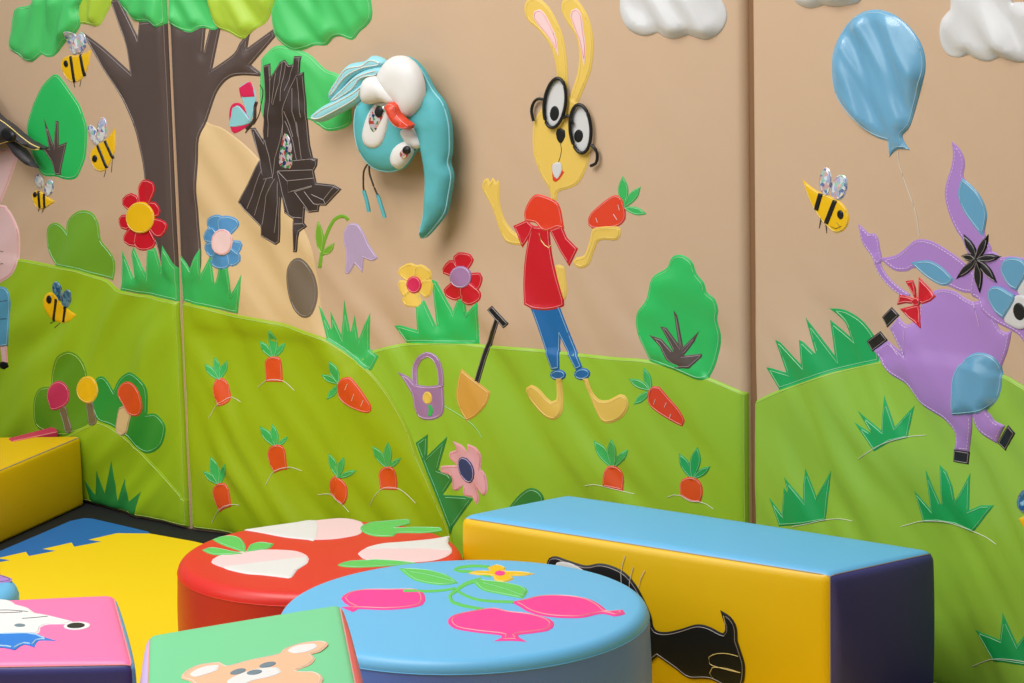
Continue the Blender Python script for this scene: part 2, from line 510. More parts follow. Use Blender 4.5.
applique(S1, 'tree_foliage', z((0,0),(440,-60,1),(425,60),(425,120),(470,132),(530,140),(570,80),(600,20),(625,-60,1)), LIME, PN1, 2.6, stitch=T_LIM, g=.007, fold=.016, fs=(.032,.16,1.3), label='lime green foliage')
applique(S1, 'tree_foliage', z0((300,-60,1),(310,15),(285,50),(240,62),(180,70),(140,95),(115,200),(100,320),(82,400),(95,480),(180,540),(240,590),(310,605),(370,560),(405,530),(450,555),(520,550),(580,490),(640,410),(740,320),(785,240),(785,160),(765,90),(805,30),(830,-60,1)), CROWN, PN1, 3.2, stitch=T_GRN, g=.007, fold=.016, fs=(.032,.16,1.3), label='green foliage at the far left')
applique(S1, 'tree_foliage', z(A_,(620,-60,1),(650,20),(690,80),(730,115),(800,118),(850,148),(888,132),(960,120,1),(960,-60,1)), CROWN, PN1, 2.8, stitch=T_GRN, g=.007, fold=.016, fs=(.032,.16,1.3))
applique(S1, 'grass_tuft', C(z(N_,(648,378),(655,165),(722,320),(705,190),(715,140),(782,290),(790,150),(835,150),(868,262),(885,135),(950,255),(1100,330),(1100,450),(960,440),(800,405))), GRASS, PN1, 2.4, smooth=False, stitch=T_GRN, fold=0.0038)
z6 = lambda *p: Z(0, 340, p, 5.12)
applique(S1, 'bush', z6((195,450),(170,370),(175,290),(205,245),(262,238,1),(265,160),(290,85),(350,58),(405,85),(440,150),(455,240),(480,330),(470,430),(370,480),(300,490)), CLOVER2, PN1, 2, t=.001, stitch=T_LIM, label='moss green rounded bush behind two mushrooms')
applique(S1, 'bush', z6((470,330),(475,240),(490,200),(520,185),(550,210),(580,260,1),(610,200),(660,165),(710,190),(745,260),(752,380,1),(800,380),(845,440),(830,530),(780,575),(720,572),(640,490),(570,440),(500,412)), MUSHG, PN1, 2.2, t=.0012, stitch=T_GRN, label='dark green clover shaped bush behind the orange mushroom')
applique(S1, 'hill', [(40,452,1),(74,432),(90,424),(98,421),(111,426),(125,436),(141,451),(160,470),(184,497,1),(215,520,1),(215,640,1),(20,600,1)], HILL_A, PN1, 3, t=.0018, r=.006, stitch=T_LIM, g=.01, label='small front hillock')
applique(S1, 'grass_tuft', C(z(a1,(455,270),(515,350),(520,220),(565,340),(600,165),(635,385),(668,262),(695,385),(760,330),(720,475),(600,470),(500,430))), GRASS3, PN1, 4, t=.0008, smooth=False, fold=0.0019, label='dark green grass by the floor')

# ---- middle panel, sewn scenery
HILLC = applique(S2, 'hill', [(362,358,1),(370,352),(379.5,348.6),(407,343),(450,341.5),(478,344),(490,345.5),(542,349.5),(583,354),(616.5,357.5),(644,359.5),(676,366),(710,378),(748,393.5),(790,405,1),(790,800,1),(330,700,1),(340,380,1)], HILL_C, PN2, 1, t=.0038, r=.006, stitch=T_LIM, g=.012, label='fresh green hill under the rabbit')
applique(S2, 'path', [(200,105,1),(207,122),(222,128),(240,141),(257,157),(285,190),(302,225),(312,250),(317,275),(321,305),(327,345,1),(190,330,1),(190,150,1)], SAND, PN2, 1, g=.008, fold=.007, fs=(.05,.3,-.8))
TR = applique(S2, 'tree_trunk', [(160,20,1),(160,290,1),(200,279,1),(203,268),(202,250),(199.5,225),(198.5,190),(200,143.5),(205.5,125),(210,111),(217,92),(228,79),(242,75.5),(266,77,1),(251,65,1),(275,37,1),(273,29,1),(247,48,1),(250,32,1),(240,42),(233,54),(212,69,1),(221,25,1),(210,25,1),(203,54,1),(206,22,1),(188,30),(171,20)], BARK, PN2, 1.7, stitch=T_GREY, g=.008, fold=.006, fs=(.06,.3,1.4))
applique(S2, 'hill', [(150,310,1),(184,302.7),(240,314.8),(281,322),(305,330.5),(325.5,339),(344,350.5),(366.5,367),(385,387.6),(400,411),(411,433.5),(418.5,455),(428,476.5),(439,504),(450,530),(462,575,1),(470,680,1),(150,640,1)], HILL_B, PN2, 2.4, t=.0038, r=.006, stitch=T_LIM, g=.012, label='yellow green carrot field in front of the path')
applique(S2, 'tree_foliage', z(B_,(545,320),(560,300),(620,248),(700,252),(800,290),(855,340),(900,378),(960,400),(1020,470),(1030,600),(1030,660),(990,690),(905,705),(845,670),(780,640),(560,640)), CROWN, PN2, 2.4, stitch=T_GRN, g=.007, fold=.006, fs=(.032,.16,-.95), label='dark green foliage behind the bundle of sticks')
applique(S2, 'tree_foliage', z(B_,(-60,-60,1),(-60,130,1),(45,145),(60,130),(110,160),(170,175),(205,155),(240,150),(300,160),(330,100),(300,-60,1)), CROWN, PN2, 2.6, stitch=T_GRN, g=.007, fold=.016, fs=(.032,.16,-.95), label='green foliage beside the seam')
applique(S2, 'tree_foliage', z(B_,(278,-60,1),(272,40),(285,110),(320,155),(370,175),(440,212),(480,185),(510,158),(570,120),(600,55),(630,-60,1)), LIME, PN2, 3.2, stitch=T_LIM, g=.007, fold=.016, fs=(.032,.16,-.95), label='lime green foliage')
applique(S2, 'tree_foliage', z(B_,(640,-80,1),(612,20),(598,80),(615,180),(650,228),(720,270),(790,262),(830,245),(900,242),(930,205),(970,195),(1035,215),(1075,170),(1120,130),(1142,70),(1120,-80,1)), CROWN, PN2, 3.4, stitch=T_GRN, g=.007, fold=.016, fs=(.032,.16,-.95), label='large green foliage at the right of the tree')
applique(S2, 'tree_hollow', ell(301.7,287.9,14.7,30.5,-9), HOLLOW, PN2, 2.6, t=.002, r=.012, stitch=T_GREY)
applique(S2, 'grass_tuft', C(z(O_,(60,130),(110,195),(160,262),(215,150),(226,290),(268,190),(300,345),(318,250),(365,250),(388,398),(440,292),(425,502),(130,442),(60,430))), GRASS, PN2, 2.9, smooth=False, stitch=T_GRN, fold=0.0038, label='grass clump under the blue flower')
applique(S2, 'grass_tuft', C([(319,305),(331,330),(330,311),(341,335),(344,300),(350,333),(354.5,315),(358,339),(369.3,313),(369.5,349),(379.5,356),(372,370),(366,368),(344,351),(326,340)]), GRASS, PN2, 1.6, smooth=False, stitch=T_GRN, label='grass clump right of the path')
applique(S2, 'grass_tuft', C(z(P_,(398,570),(430,566),(522,592),(513,470),(560,428),(627,575),(600,320),(625,330),(715,490),(740,420),(775,415),(788,500),(845,440),(858,665),(465,660))), BUSH, PN2, 1.6, smooth=False, stitch=T_GRN, fold=0.0038, label='broad leaves under the yellow and red flowers')
applique(S2, 'grass_tuft', C(z(a3,(512,70),(580,22),(575,140),(685,33),(635,215),(690,235),(713,270),(660,350),(770,355),(822,370),(715,520),(700,560),(690,520),(640,400),(570,230))), GRASS3, PN2, 1.8, smooth=False, stitch=T_GRN, label='dark leaves of the pink flower')
applique(S2, 'bush', [(500,520),(507.6,509),(519,495),(530,488),(539,491),(544,499),(541,507),(535,520)], GRASS3, PN2, 1.6, stitch=T_GRN, label='small dark bush behind the bench')
b = applique(S2, 'bush', z(R_,(135,600),(92,500),(88,400),(140,320),(160,230),(185,190),(250,150),(280,92),(330,80),(385,115),(410,180),(450,230),(465,280),(510,320),(526,380),(520,430),(540,520),(528,620),(500,700),(475,742,1),(420,750),(300,700),(160,650,1)), BUSH, PN2, 1.6, stitch=T_GRN, fold=0.0095, fs=(.05,.14,-.6), label='tall green bush beside the right seam')
applique(S2, 'bush_trunk', C(z(R_,(155,510),(222,532),(290,605),(215,465),(250,472),(310,560),(292,375),(312,405),(335,575),(427,490),(400,545),(340,622),(437,613),(435,630),(372,690),(300,690),(252,640),(215,572))), BARK, b, 2.9, t=.001, smooth=False, stitch=T_GREY, so=.0028)
c = applique(S2, 'cloud', z(E_,(60,-70,1),(50,20),(60,95),(100,160),(170,192),(215,190),(253,174,1),(295,200),(345,210),(420,186,1),(470,205),(525,212),(585,180),(622,120),(625,60),(590,-20),(560,-70,1)), WHITE, PN2, 1, t=.0035, r=.02, g=.007, fold=.013, fs=(.035,.12,-.9))
# sewn soil lines of the middle panel
thread(S2, [z(Y_,(670,410),(740,450),(800,490),(845,535),(870,580))], T_GRN, HILLC, name='stitching', layer=1)

# ---- right panel, sewn scenery
applique(S3, 'hill', [(735,412,1),(755,401),(779,389.7),(805,380),(833,371),(859,364.6),(877.5,361),(920,357),(960,362),(1001,374),(1024,386.5),(1060,410),(1120,440),(1120,1000,1),(735,800,1)], HILL_D, PN3, 1, t=.0038, r=.006, stitch=T_LIM, g=.011)
applique(S3, 'grass_tuft', C(z(S_,(140,470),(165,474),(248,498),(188,322),(215,335),(328,455),(315,322),(340,335),(403,398),(352,203),(510,405),(484,213),(593,308)))+z(S_,(560,225),(480,153,1),(560,160),(640,205),(700,270),(735,340),(745,440,1),(500,495),(350,545),(212,592,1)), GRASS2, PN3, 1.8, smooth=True, stitch=T_GRN, label='large green grass clump on the hill crest')
def tuft(o, pts, line, lab):
    b = applique(S3, 'grass_tuft', C(z(o, *pts)), GRASS2, PN3, 2, smooth=False, stitch=T_GRN, so=.003, label=lab)
    thread(S3, [z(o, *line)], T_PALE, b, layer=3)
tuft(U_, ((106,443),(200,500),(126,380),(255,487),(268,295),(325,467),(433,352),(395,527),(300,548),(214,600)), ((130,640),(220,580),(300,545),(400,520),(492,512)), 'grass clump under the donkey hind leg')
tuft(a5, ((155,363),(225,452),(235,308),(256,340),(237,253),(335,377),(345,206),(407,358),(490,218),(460,487),(330,510),(210,518)), ((280,520),(370,503),(450,485),(540,478),(605,490)), 'grass clump beside the right seam')
tuft(a6, ((432,325),(518,425),(492,213),(577,405),(567,188),(605,225),(635,300),(652,380),(732,233),(725,432),(790,405),(860,405),(748,550),(650,510),(560,495),(480,497)), ((360,520),(420,503),(480,490),(600,495),(700,525),(750,545),(820,580),(870,615)), 'grass clump under the donkey front legs')
tuft(a7, ((760,395),(890,452),(903,303),(985,477),(1060,380),(1090,450),(1085,600),(1020,590),(860,565)), ((740,595),(790,575),(850,555),(940,557),(1060,575)), 'grass clump at the right edge by the bench')
z8 = lambda *p: Z(780, 0, p, 4.197)
applique(S3, 'cloud', z8((40,-70,1),(50,-15),(70,15),(125,35),(180,20,1),(225,28),(280,22),(335,5),(355,-70,1)), WHITE, PN3, 1, t=.0035, r=.02, g=.007, fold=.013, label='cut off cloud left of the balloon')
applique(S3, 'cloud', z8((690,-70,1),(712,-10),(712,40,1),(678,80),(667,130),(676,190),(705,232),(750,241),(790,228,1),(830,250),(875,258),(920,240,1),(1000,262),(1060,250),(1130,200),(1130,40),(1020,10),(975,12,1),(960,-70,1)), WHITE, PN3, 1, t=.0035, r=.02, g=.007, fold=.013, fs=(.04,.15,-.9), label='large wrinkled cloud right of the balloon')

# ------------------------------------------------------------------ sewn and hooked-on figures
def figure(S, name, px, label, cat, group=None):
    return empty(name, S.pt(*S.uv(*px)), label, cat, group)
def flower(S, px, petals, w, center, mats, label, lay=4, group=None, pt=.0014, cstitch=T_PALE, pst=T_PNK):
    cx, cy = px; f = figure(S, 'flower', px, label, 'flower', group)
    for k, (tx, ty) in enumerate(petals):
        dx, dy = tx-cx, ty-cy; L = math.hypot(dx, dy); nx, ny = -dy/L, dx/L; ww = (w[k] if isinstance(w, (list, tuple)) else w)*1.22
        P = lambda a, b: (cx+dx*a+nx*b*ww, cy+dy*a+ny*b*ww)
        applique(S, 'petal', [P(.15,-.3),P(.15,.3),P(.5,.8),P(.78,1),P(.96,.62),P(1,0),P(.96,-.62),P(.78,-1),P(.5,-.8)], mats[0], f, lay, t=pt, r=.004, stitch=pst, so=.003)
    applique(S, 'flower_center', center, mats[1], f, lay+1.4, t=.002, r=.006, stitch=cstitch, so=.0022, plateau=True)
    return f
FG = 'fabric flowers on the padded panels'
flower(S1, (141,217.5), [(148.5,179.5),(126,195),(119,224),(129,246),(146,250.5),(166.5,232),(159,206)], [7.5,7,6.5,7.5,9,7.5,7], ell(141,217.5,14.2,15.6), (RED, YELB), 'large red flower with yellow center beside the tree trunk', group=FG, lay=3.6, cstitch=T_YEL)
flower(S2, (222.5,242), [(213,215.5),(230,216.5),(204.5,232),(206,253),(241,250),(236.5,265),(219.5,269)], [8,8.5,7,7,6.5,7,8.5], ell(222.5,242,10.6,13.2), (PETB, PINKE), 'blue flower with pale pink center right of the tree trunk', group=FG, lay=4, pst=T_BLU, cstitch=T_PNK)
flower(S2, (413.9,284.7), [(405,264.5),(427,267.5),(432.3,290),(411,307),(399,289.5)], [8.2,8.2,8,8.2,7.2], ell(413.9,284.7,7.6,8.6), (YELF, MAG), 'yellow flower with magenta center left of the red flower', group=FG, lay=3.2, pst=T_YEL, cstitch=T_PNK)
flower(S2, (460.7,277), [(464.5,252.5),(445,264),(481.5,284),(475,303.5),(450,299)], [8.5,7.2,8.4,8.4,8], ell(460.7,277,11,11.2), (RED, PURP2), 'small red flower with purple center above the watering can', group=FG, lay=3.2, cstitch=T_LIL)
f = figure(S2, 'flower', (466,473), 'pink flower with navy center above the bench corner', 'flower', FG)
applique(S2, 'petals', z(a3,(713,60,1),(745,72),(775,95),(795,130,1),(788,76,1),(835,92),(868,140),(862,212,1),(890,240),(900,325),(878,352),(845,312,1),(856,370),(840,402),(818,362),(772,352),(770,292,1),(745,325),(712,318),(712,265),(692,238,1),(650,225),(650,195),(738,190,1),(695,150),(700,118),(735,105)), PINKF, f, 3.2, t=.002, r=.006, stitch=T_PNK, so=.003)
applique(S2, 'flower_center', z(a3, *ell(785,215,40,74,-20)), NAVY, f, 4.8, t=.002, r=.006, stitch=T_LIL, so=.0022, plateau=True)
f = figure(S2, 'bellflower', (350,268), 'lilac bellflower on a bent green stem right of the path', 'flower', FG)
applique(S2, 'stem', band([(348.5,220),(345,216.8),(340,216.3),(334,220),(328,231),(323,246),(319.5,268)], 3.4), CLOVER, f, 2, t=.001, r=.002)
applique(S2, 'leaf', z(O_,(850,5,1),(872,50),(882,110),(872,190,1),(848,150),(836,100),(838,50)), CLOVER, f, 2.2, stitch=T_LIM, so=.002)
applique(S2, 'leaf', z(O_,(868,190,1),(890,150),(938,122,1),(932,155),(905,185)), CLOVER, f, 2.3, stitch=T_LIM, so=.002)
applique(S2, 'blossom', z(P_,(125,100),(135,45),(165,18),(205,25),(238,75),(262,130),(312,205,1),(280,222),(236,205,1),(230,285,1),(188,238,1),(155,290),(133,288,1),(140,190)), LILAC, f, 2.6, t=.002, r=.006, stitch=T_LIL, so=.0025)

def carrot(S, o, body, tips, base, lab, line=None, mat=CARR, lay=4, grp='orange carrots half buried in the sewn field', marks=None, leafm=GRASS):
    bp = z(o, *body); cx = sum(p[0] for p in bp)/len(bp); cy = max(p[1] for p in bp)
    c = figure(S, 'carrot', (cx, cy), lab, 'carrot', grp)
    bx, by = z(o, base)[0]
    for tp in z(o, *tips):
        dx, dy = tp[0]-bx, tp[1]-by; L = math.hypot(dx, dy); nx, ny = -dy/L, dx/L; w = L*.17
        P = lambda a, b: (bx+dx*a+nx*b*w, by+dy*a+ny*b*w)
        applique(S, 'leaf', [P(0,-.25)+(1,),P(0,.25)+(1,),P(.4,.9),P(.7,.85),(tp[0],tp[1],1),P(.7,-.85),P(.4,-.9)], leafm, c, lay, t=.001, r=.003, stitch=T_GRN, so=.0022, srad=.0005)
    b = applique(S, 'root', bp, mat, c, lay+.8, t=.0016, r=.004, stitch=T_PNK, so=.0026)
    if line: thread(S, [z(o, *line)], T_PALE, c, layer=lay+1.4)
    if marks: thread(S, [z(o, *m) for m in marks], T_PALE, c, name='stitched_mark', layer=lay+1.6)
    return c
carrot(S2, X_, ((285,300),(300,264),(330,256),(358,272),(374,310),(378,370),(340,405),(318,410,1),(300,375),(288,340)), ((238,182),(295,142),(362,163)), (315,272), 'half buried carrot nearest the left seam, upper one', ((262,475),(300,410),(340,380),(385,360),(435,388)))
carrot(S2, X_, ((563,200),(565,165),(583,146),(610,141),(640,146),(655,180),(660,280,1),(570,278,1)), ((535,58),(600,-5),(675,68)), (607,152), 'topmost half buried carrot in the field, below the hill crest', ((528,308),(570,272),(615,266),(665,275),(722,325)))
carrot(S2, a2, ((577,125),(588,95),(615,80),(650,82),(673,115),(684,212,1),(650,218),(615,232,1),(592,190)), ((536,-20),(603,-32),(688,35)), (627,92), 'half buried carrot in the middle of the field, below the topmost one', ((566,295),(600,235),(640,210),(700,200),(762,220)))
carrot(S2, a2, ((282,340),(290,305),(315,286),(345,285),(370,315),(384,412,1),(345,425),(322,442,1),(300,400)), ((232,220),(272,142),(352,183)), (318,295), 'half buried carrot nearest the floor at the left seam, lower one', ((272,500),(300,450),(340,412),(380,400),(425,405)))
carrot(S2, a3, ((48,300),(58,260),(82,244),(110,260),(145,300),(147,370),(128,403,1),(90,375),(55,345,1)), ((48,125),(130,143),(197,218)), (98,258), 'half buried carrot above the red pouf, left of two', ((-12,350),(20,345),(52,345),(90,375),(128,402),(160,440)))
carrot(S2, a3, ((311,245),(325,212),(350,197),(385,198),(408,228),(416,285),(412,324,1),(320,322,1)), ((282,85),(365,65),(438,148)), (365,208), 'half buried carrot above the red pouf, right of two', ((270,405),(300,345),(340,312),(400,310),(450,335),(515,395)))
carrot(S2, a4, ((228,260),(238,215),(265,192),(300,194),(335,225),(345,270),(338,330,1),(230,302,1)), ((182,55),(275,48),(365,103)), (283,205), 'half buried carrot under the rabbit feet, left of two above the bench', ((135,300),(180,294),(230,302),(290,318),(340,330),(400,343)))
carrot(S2, a4, ((643,300),(655,268),(690,252),(730,258),(762,290),(768,345),(755,388,1),(700,385),(648,352,1)), ((640,125),(740,90),(810,195)), (712,265), 'half buried carrot nearest the right seam above the bench', ((578,362),(610,350),(648,352),(700,382),(750,386),(790,400),(825,425)), leafm=GRASS2)
LC = 'whole carrots sewn beside the figures'
carrot(S2, Y_, ((96,330),(102,285),(125,256),(155,252),(190,288),(238,355),(273,415),(262,446),(205,432),(135,397),(103,360)), ((52,165),(5,240),(35,375)), (112,290), 'whole orange carrot lying left of the watering can', grp=LC, marks=[((150,290),(140,320)),((185,345),(175,380)),((230,378),(222,410))])
carrot(S2, Zc, ((848,370),(855,325),(880,302),(910,305),(960,362),(1015,425),(1048,490),(1035,518),(970,488),(895,440),(858,405)), ((828,203),(745,262),(772,402)), (866,325), 'whole red carrot lying right of the rabbit feet', mat=CARR2, grp=LC, marks=[((890,372),(880,400)),((948,392),(938,415)),((972,452),(965,475))])
carrot(S2, K_, ((688,600),(700,560),(740,520),(790,480),(835,458),(872,478),(892,560),(880,602),(830,632),(710,637)), ((876,355),(972,413),(1003,560)), (880,525), 'carrot held up in the rabbit hand', mat=CARR2, lay=6, grp=LC, marks=[((850,510),(858,540)),((825,560),(845,590)),((730,580),(740,605))])

# watering can and spade
f = figure(S2, 'watering_can', (430,418), 'purple toy watering can with a small yellow flower, left of the spade', 'watering can')
applique(S2, 'handle', band(z(Y_,(512,300),(508,240),(515,190),(540,150),(575,132),(615,150),(640,195),(650,250),(652,305)), 5.6), PURP2, f, 2.2, t=.0014, r=.003, stitch=T_LIL, so=.0016)
applique(S2, 'body', z(Y_,(418,226,1),(470,250),(510,292,1),(580,302),(662,292,1),(667,370),(665,440),(642,470),(590,485),(535,472),(508,420),(495,350),(450,270)), PURP2, f, 3, t=.0014, stitch=T_LIL, so=.0032)
applique(S2, 'flower_ornament', z(Y_, *ell(577,365,27,34)), YELF, f, 4.4, t=.001, r=.004, stitch=T_YEL, so=.0022)
applique(S2, 'flower_stem', z(Y_,(580,402),(600,405),(608,430),(598,465),(580,462),(584,430)), GRASS, f, 4.4, t=.0008, r=.002)
f = figure(S2, 'spade', (468,420), 'spade with black handle and tan blade, right of the purple watering can', 'spade')
applique(S2, 'handle', band([(476.3,383.5),(486.5,351),(497,317.5)], 5.6, 5.0), BLACK, f, 2.4, t=.0016, r=.003, stitch=T_GREY, so=.0014)
applique(S2, 'grip', band([(489.5,308),(506,326)], 6.8), BLACK, f, 2.6, t=.0016, r=.003, stitch=T_GREY, so=.0022)
applique(S2, 'blade', z(Y_,(760,208,1),(800,245),(845,280),(915,335,1),(900,385),(870,432),(830,468),(790,490,1),(755,430),(735,365),(738,290)), TANV, f, 3.4, t=.0014, stitch=T_YEL, so=.0032)

# mushrooms
MG = 'three fabric mushrooms on the left panel'
def mushroom(cap, stem, cm, sm, lab, st):
    px = z6(*stem)[2][:2]; f = figure(S1, 'mushroom', px, lab, 'mushroom', MG)
    applique(S1, 'stem', z6(*stem), sm, f, 4.4, t=.0012, stitch=T_GREY, so=.0022)
    applique(S1, 'cap', z6(*cap), cm, f, 5.4, t=.002, r=.006, stitch=st, so=.003)
mushroom(((240,285),(255,235),(300,208),(340,235),(356,290),(335,335),(270,362),(250,335)), ((300,345),(335,338),(350,390),(370,462),(340,476),(320,410)), CAPP, STEMB, 'mushroom with crimson cap, leftmost of the three', T_PNK)
mushroom(((390,255),(408,205),(445,184),(485,205),(503,260),(480,312),(445,325),(408,305)), ((440,316),(475,316),(484,370),(492,428),(455,435),(446,380)), YELB, STEMB, 'mushroom with yellow cap, between the crimson and the orange one', T_YEL)
mushroom(((600,275),(620,226),(660,212),(700,240),(722,320),(718,370),(695,392),(665,380),(635,340)), ((612,345),(640,335),(672,372),(660,430),(648,475),(620,492),(592,462),(598,400)), CARR, CREAM, 'mushroom with orange cap and cream stem, rightmost of the three', T_PNK)

# bees
BG = 'striped yellow fabric bees'
def bee(S, o, body, stripes, eye, wings, legs, lab, wm=None, sw=14, lay=4, smile=None):
    bp = z(o, *body); px = (sum(p[0] for p in bp)/len(bp), max(p[1] for p in bp))
    f = figure(S, 'bee', px, lab, 'bee', BG)
    for w in wings:
        w = (w[0], w[1]+w[3]*.12, w[2]*1.25, w[3]*1.12)+tuple(w[4:])
        wg = applique(S, 'wing', z(o, *ell(*w)), wm or HOLO, f, lay, t=.003, r=.006, lift=.001, fold=0.0029, fs=(.012,.03,.5), stitch=T_GREY, so=.0018, srad=.0005)
    applique(S, 'body', bp, YELB, f, lay+1.4, t=.003, r=.008, stitch=T_YEL if wm is None else None, so=.0022, srad=.0005)
    for a, b in stripes: applique(S, 'stripe', band(z(o, a, b), sw/5.379), BLACK, f, lay+2.2, t=.003, r=.003)
    applique(S, 'eye', z(o, *ell(*eye)), BLACK, f, lay+2.6, t=.003, r=.003)
    thread(S, [z(o, *l) for l in legs], T_BLK, f, name='leg', layer=lay, rad=.0007, smooth=False)
    if smile: thread(S, [z(o, *l) for l in smile], T_BLK, f, name='smile', layer=lay+3.6, rad=.0004)
bee(S1, A_, ((488,268,1),(478,340),(452,410),(420,440),(395,444),(360,425),(332,375),(330,325),(365,300),(430,296)), [((378,302),(398,442)),((430,292),(453,410))], (353,343,12,19,-10), [(385,225,22,60,-12),(430,225,26,52,8)], [((398,440),(400,470)),((437,430),(430,465))], 'bee touching the left tree branch, topmost on the left panel')
bee(S1, H_, ((618,96,1),(620,190),(606,255),(565,325),(520,325),(492,285),(485,230),(518,190),(570,158)), [((522,190),(572,312)),((562,165),(606,262))], (508,262,14,20), [(505,130,20,55,-25),(547,100,22,62,3)], [((570,325),(560,360)),((605,270),(600,335))], 'bee between the dark oval tree and the trunk')
bee(S1, H_, ((296,492,1),(255,520),(212,535),(182,505),(172,455),(195,432),(225,440),(255,468)), [((205,436),(212,528)),((235,450),(238,526))], (187,455,11,15), [(208,380,18,35,-15),(262,415,20,42,10)], [((212,530),(205,545)),((238,525),(225,550))], 'smallest bee under the dark oval tree', sw=12)
bee(S1, N_, ((408,510,1),(370,545),(320,553),(270,530),(235,475),(230,430),(255,392),(290,395),(325,445),(365,480)), [((297,425),(285,545)),((348,465),(338,550))], (262,428,14,23), [(308,378,20,50,-12),(355,420,22,46,8)], [((290,545),(270,555)),((320,555),(290,580))], 'bee with blue wings on the green hill', wm=HOLOB)
bee(S3, L_, ((118,373,1),(190,430),(260,462),(318,488),(358,535),(370,590),(350,640),(300,661),(255,630),(205,570),(160,490)), [((217,450),(192,540)),((295,485),(245,612))], (323,563,17,25,-8), [(245,378,27,70,0),(318,410,34,64,14)], [((222,580),(210,635)),((248,615),(250,662))], 'bee on the right panel under the balloon', sw=25, smile=[((270,625),(300,638),(330,625)),((305,605),(320,625))])
def bee_px():
    global z
    zz = z; z = lambda o, *p, sc=1: Z(0, 0, p, 1)
    bee(S3, (0,0), ((1018.5,519.0,1),(1030,513),(1042,517),(1050,528),(1046,538),(1036,541),(1026,532)), [((1032,514),(1033,538))], (1043,527,2.4,3.4), [(1029,500.5,10.5,12,0)], [((1036,541),(1034,547))], 'bee cut off at the right edge near the donkey front hoof', wm=HOLOB, sw=14)
    z = zz
bee_px()

# butterfly
f = figure(S2, 'butterfly', (236,128), 'blue and pink butterfly left of the bundle of sticks', 'butterfly')
zb = lambda *p: Z(220, 50, p, 7.854)
applique(S2, 'wing', zb((150,300),(190,265),(235,248),(262,290),(285,370),(275,460),(240,560),(205,560),(205,480),(170,370)), WINGB, f, 3, t=.0014, stitch=T_BLU, so=.0022)
applique(S2, 'wing_tip', zb((148,300,1),(190,270),(235,248),(258,290),(275,365,1),(160,372,1)), MAG, f, 4.2, t=.001, r=.003)
applique(S2, 'wing', zb((72,500),(90,432),(140,413),(185,440),(210,500),(240,560),(200,610),(110,655),(80,600)), MAG, f, 3.4, t=.0014, r=.003)
applique(S2, 'wing_center', zb((72,600),(88,520),(98,455),(135,435),(175,465),(240,560),(200,588)), WINGB, f, 4.6, t=.001, stitch=T_BLU, so=.002)
applique(S2, 'body', band(zb((288,405),(275,450),(270,540),(240,590),(205,625)), 2.6, 3.4), LOG, f, 5.4, t=.002, r=.002)
thread(S2, [zb((285,410),(270,440)), zb((315,275),(338,310),(332,400),(300,520),(262,585)), zb((240,590),(200,650))], T_BLK, f, name='antenna', layer=5, rad=.0011)

# bundle of sticks
f = figure(S2, 'stick_bundle', (285,244), 'bundle of dark brown sticks with pale stitched edges, right of the butterfly', 'stick bundle')
lp = [(263,66),(271,63),(271.5,77),(276,69),(280,62),(286,59.5),(290,65),(294,64),(295,56),(302,56),(301,73),(305,71.6),(306.6,119),(309,145),(312,158),(316.7,159),(316,166),(313,171.4),(315.5,183),(333,185),(340.5,189.5),(325,206),(318.6,205.7),(317.6,212),(308,213),(304,209.5),(303,223),(306,226.7),(299.5,232),(297.6,252),(293.5,252),(293,219),(285,213),(281.4,196),(280.5,242),(276.7,244.8),(261.4,236),(261.4,226.7),(253.8,219),(244.3,209.5),(238.6,202),(258.6,160),(249,128.6),(254,127.6),(262,140),(261.5,131),(264,101)]
LG = applique(S2, 'sticks', C(lp), LOG, f, 3.6, t=.003, r=.006, smooth=False, stitch=T_GREY, so=.0026, fold=0.002, fs=(.02,.2,1.57))
zl = lambda *p: Z(230, 120, p, 5.25)
thread(S2, [zb((395,120),(398,260),(380,480),(370,683)), zb((440,180),(425,300),(400,420)), zb((490,90),(470,260),(410,430)), zb((515,110),(480,300),(475,400)), zb((580,120),(540,230),(505,320)), zb((610,195),(550,300),(495,470),(480,683)), zb((565,300),(575,480),(605,683)), zb((610,215),(615,380),(630,530)), zb((510,480),(545,600),(570,683)),
   zl((280,10),(262,110),(235,200),(225,310)), zl((180,105),(205,190),(225,300),(180,310),(160,230),(120,60)), zl((160,270),(125,370),(92,465)), zl((190,310),(160,390),(130,500)), zl((230,310),(190,400),(170,550)), zl((243,320),(250,440),(235,590)), zl((250,268),(430,262)), zl((250,268),(300,320),(440,305)), zl((300,320),(305,380),(430,345)), zl((245,270),(280,400),(310,490)), zl((340,375),(400,460),(410,485)), zl((345,375),(430,350)), zl((390,375),(440,440),(465,445)), zl((430,390),(490,420),(500,445)), zl((490,420),(550,345)), zl((330,215),(420,205),(445,215)), zl((290,5),(330,110),(350,210)), zl((350,10),(375,205)), zl((330,510),(375,515)), zl((340,545),(380,545))], T_GREY, LG, layer=3.6, h=.0046, rad=.0007, smooth=False)
applique(S2, 'shiny_inlay', zl((288,70),(312,95),(325,140),(327,235),(315,256),(262,240),(258,190),(268,130)), HOLOR, f, 7.6, t=.001, r=.003)

# balloon
f = figure(S3, 'balloon', (892,150), 'shiny light blue balloon on a thin white string above the donkey', 'balloon')
applique(S3, 'balloon_skin', [(870.5,10),(851.5,19),(837,40),(831,62),(834,91),(845,111.5),(860,126.4),(875,137),(887,141,1),(889,157,1),(897,149.5),(909,150,1),(902,136),(910,125),(921,87),(925,65),(921,44.6),(908,26),(890,13)], BALL, f, 2, t=.0035, r=.02, g=.006, fold=.011, fs=(.022,.11,-1.0), stitch=T_BLU, so=.004)
thread(S3, [[(898,151),(899.5,165),(908,190),(915.5,212),(919.5,236)]], T_PALE, f, name='string', layer=3, rad=.0007)

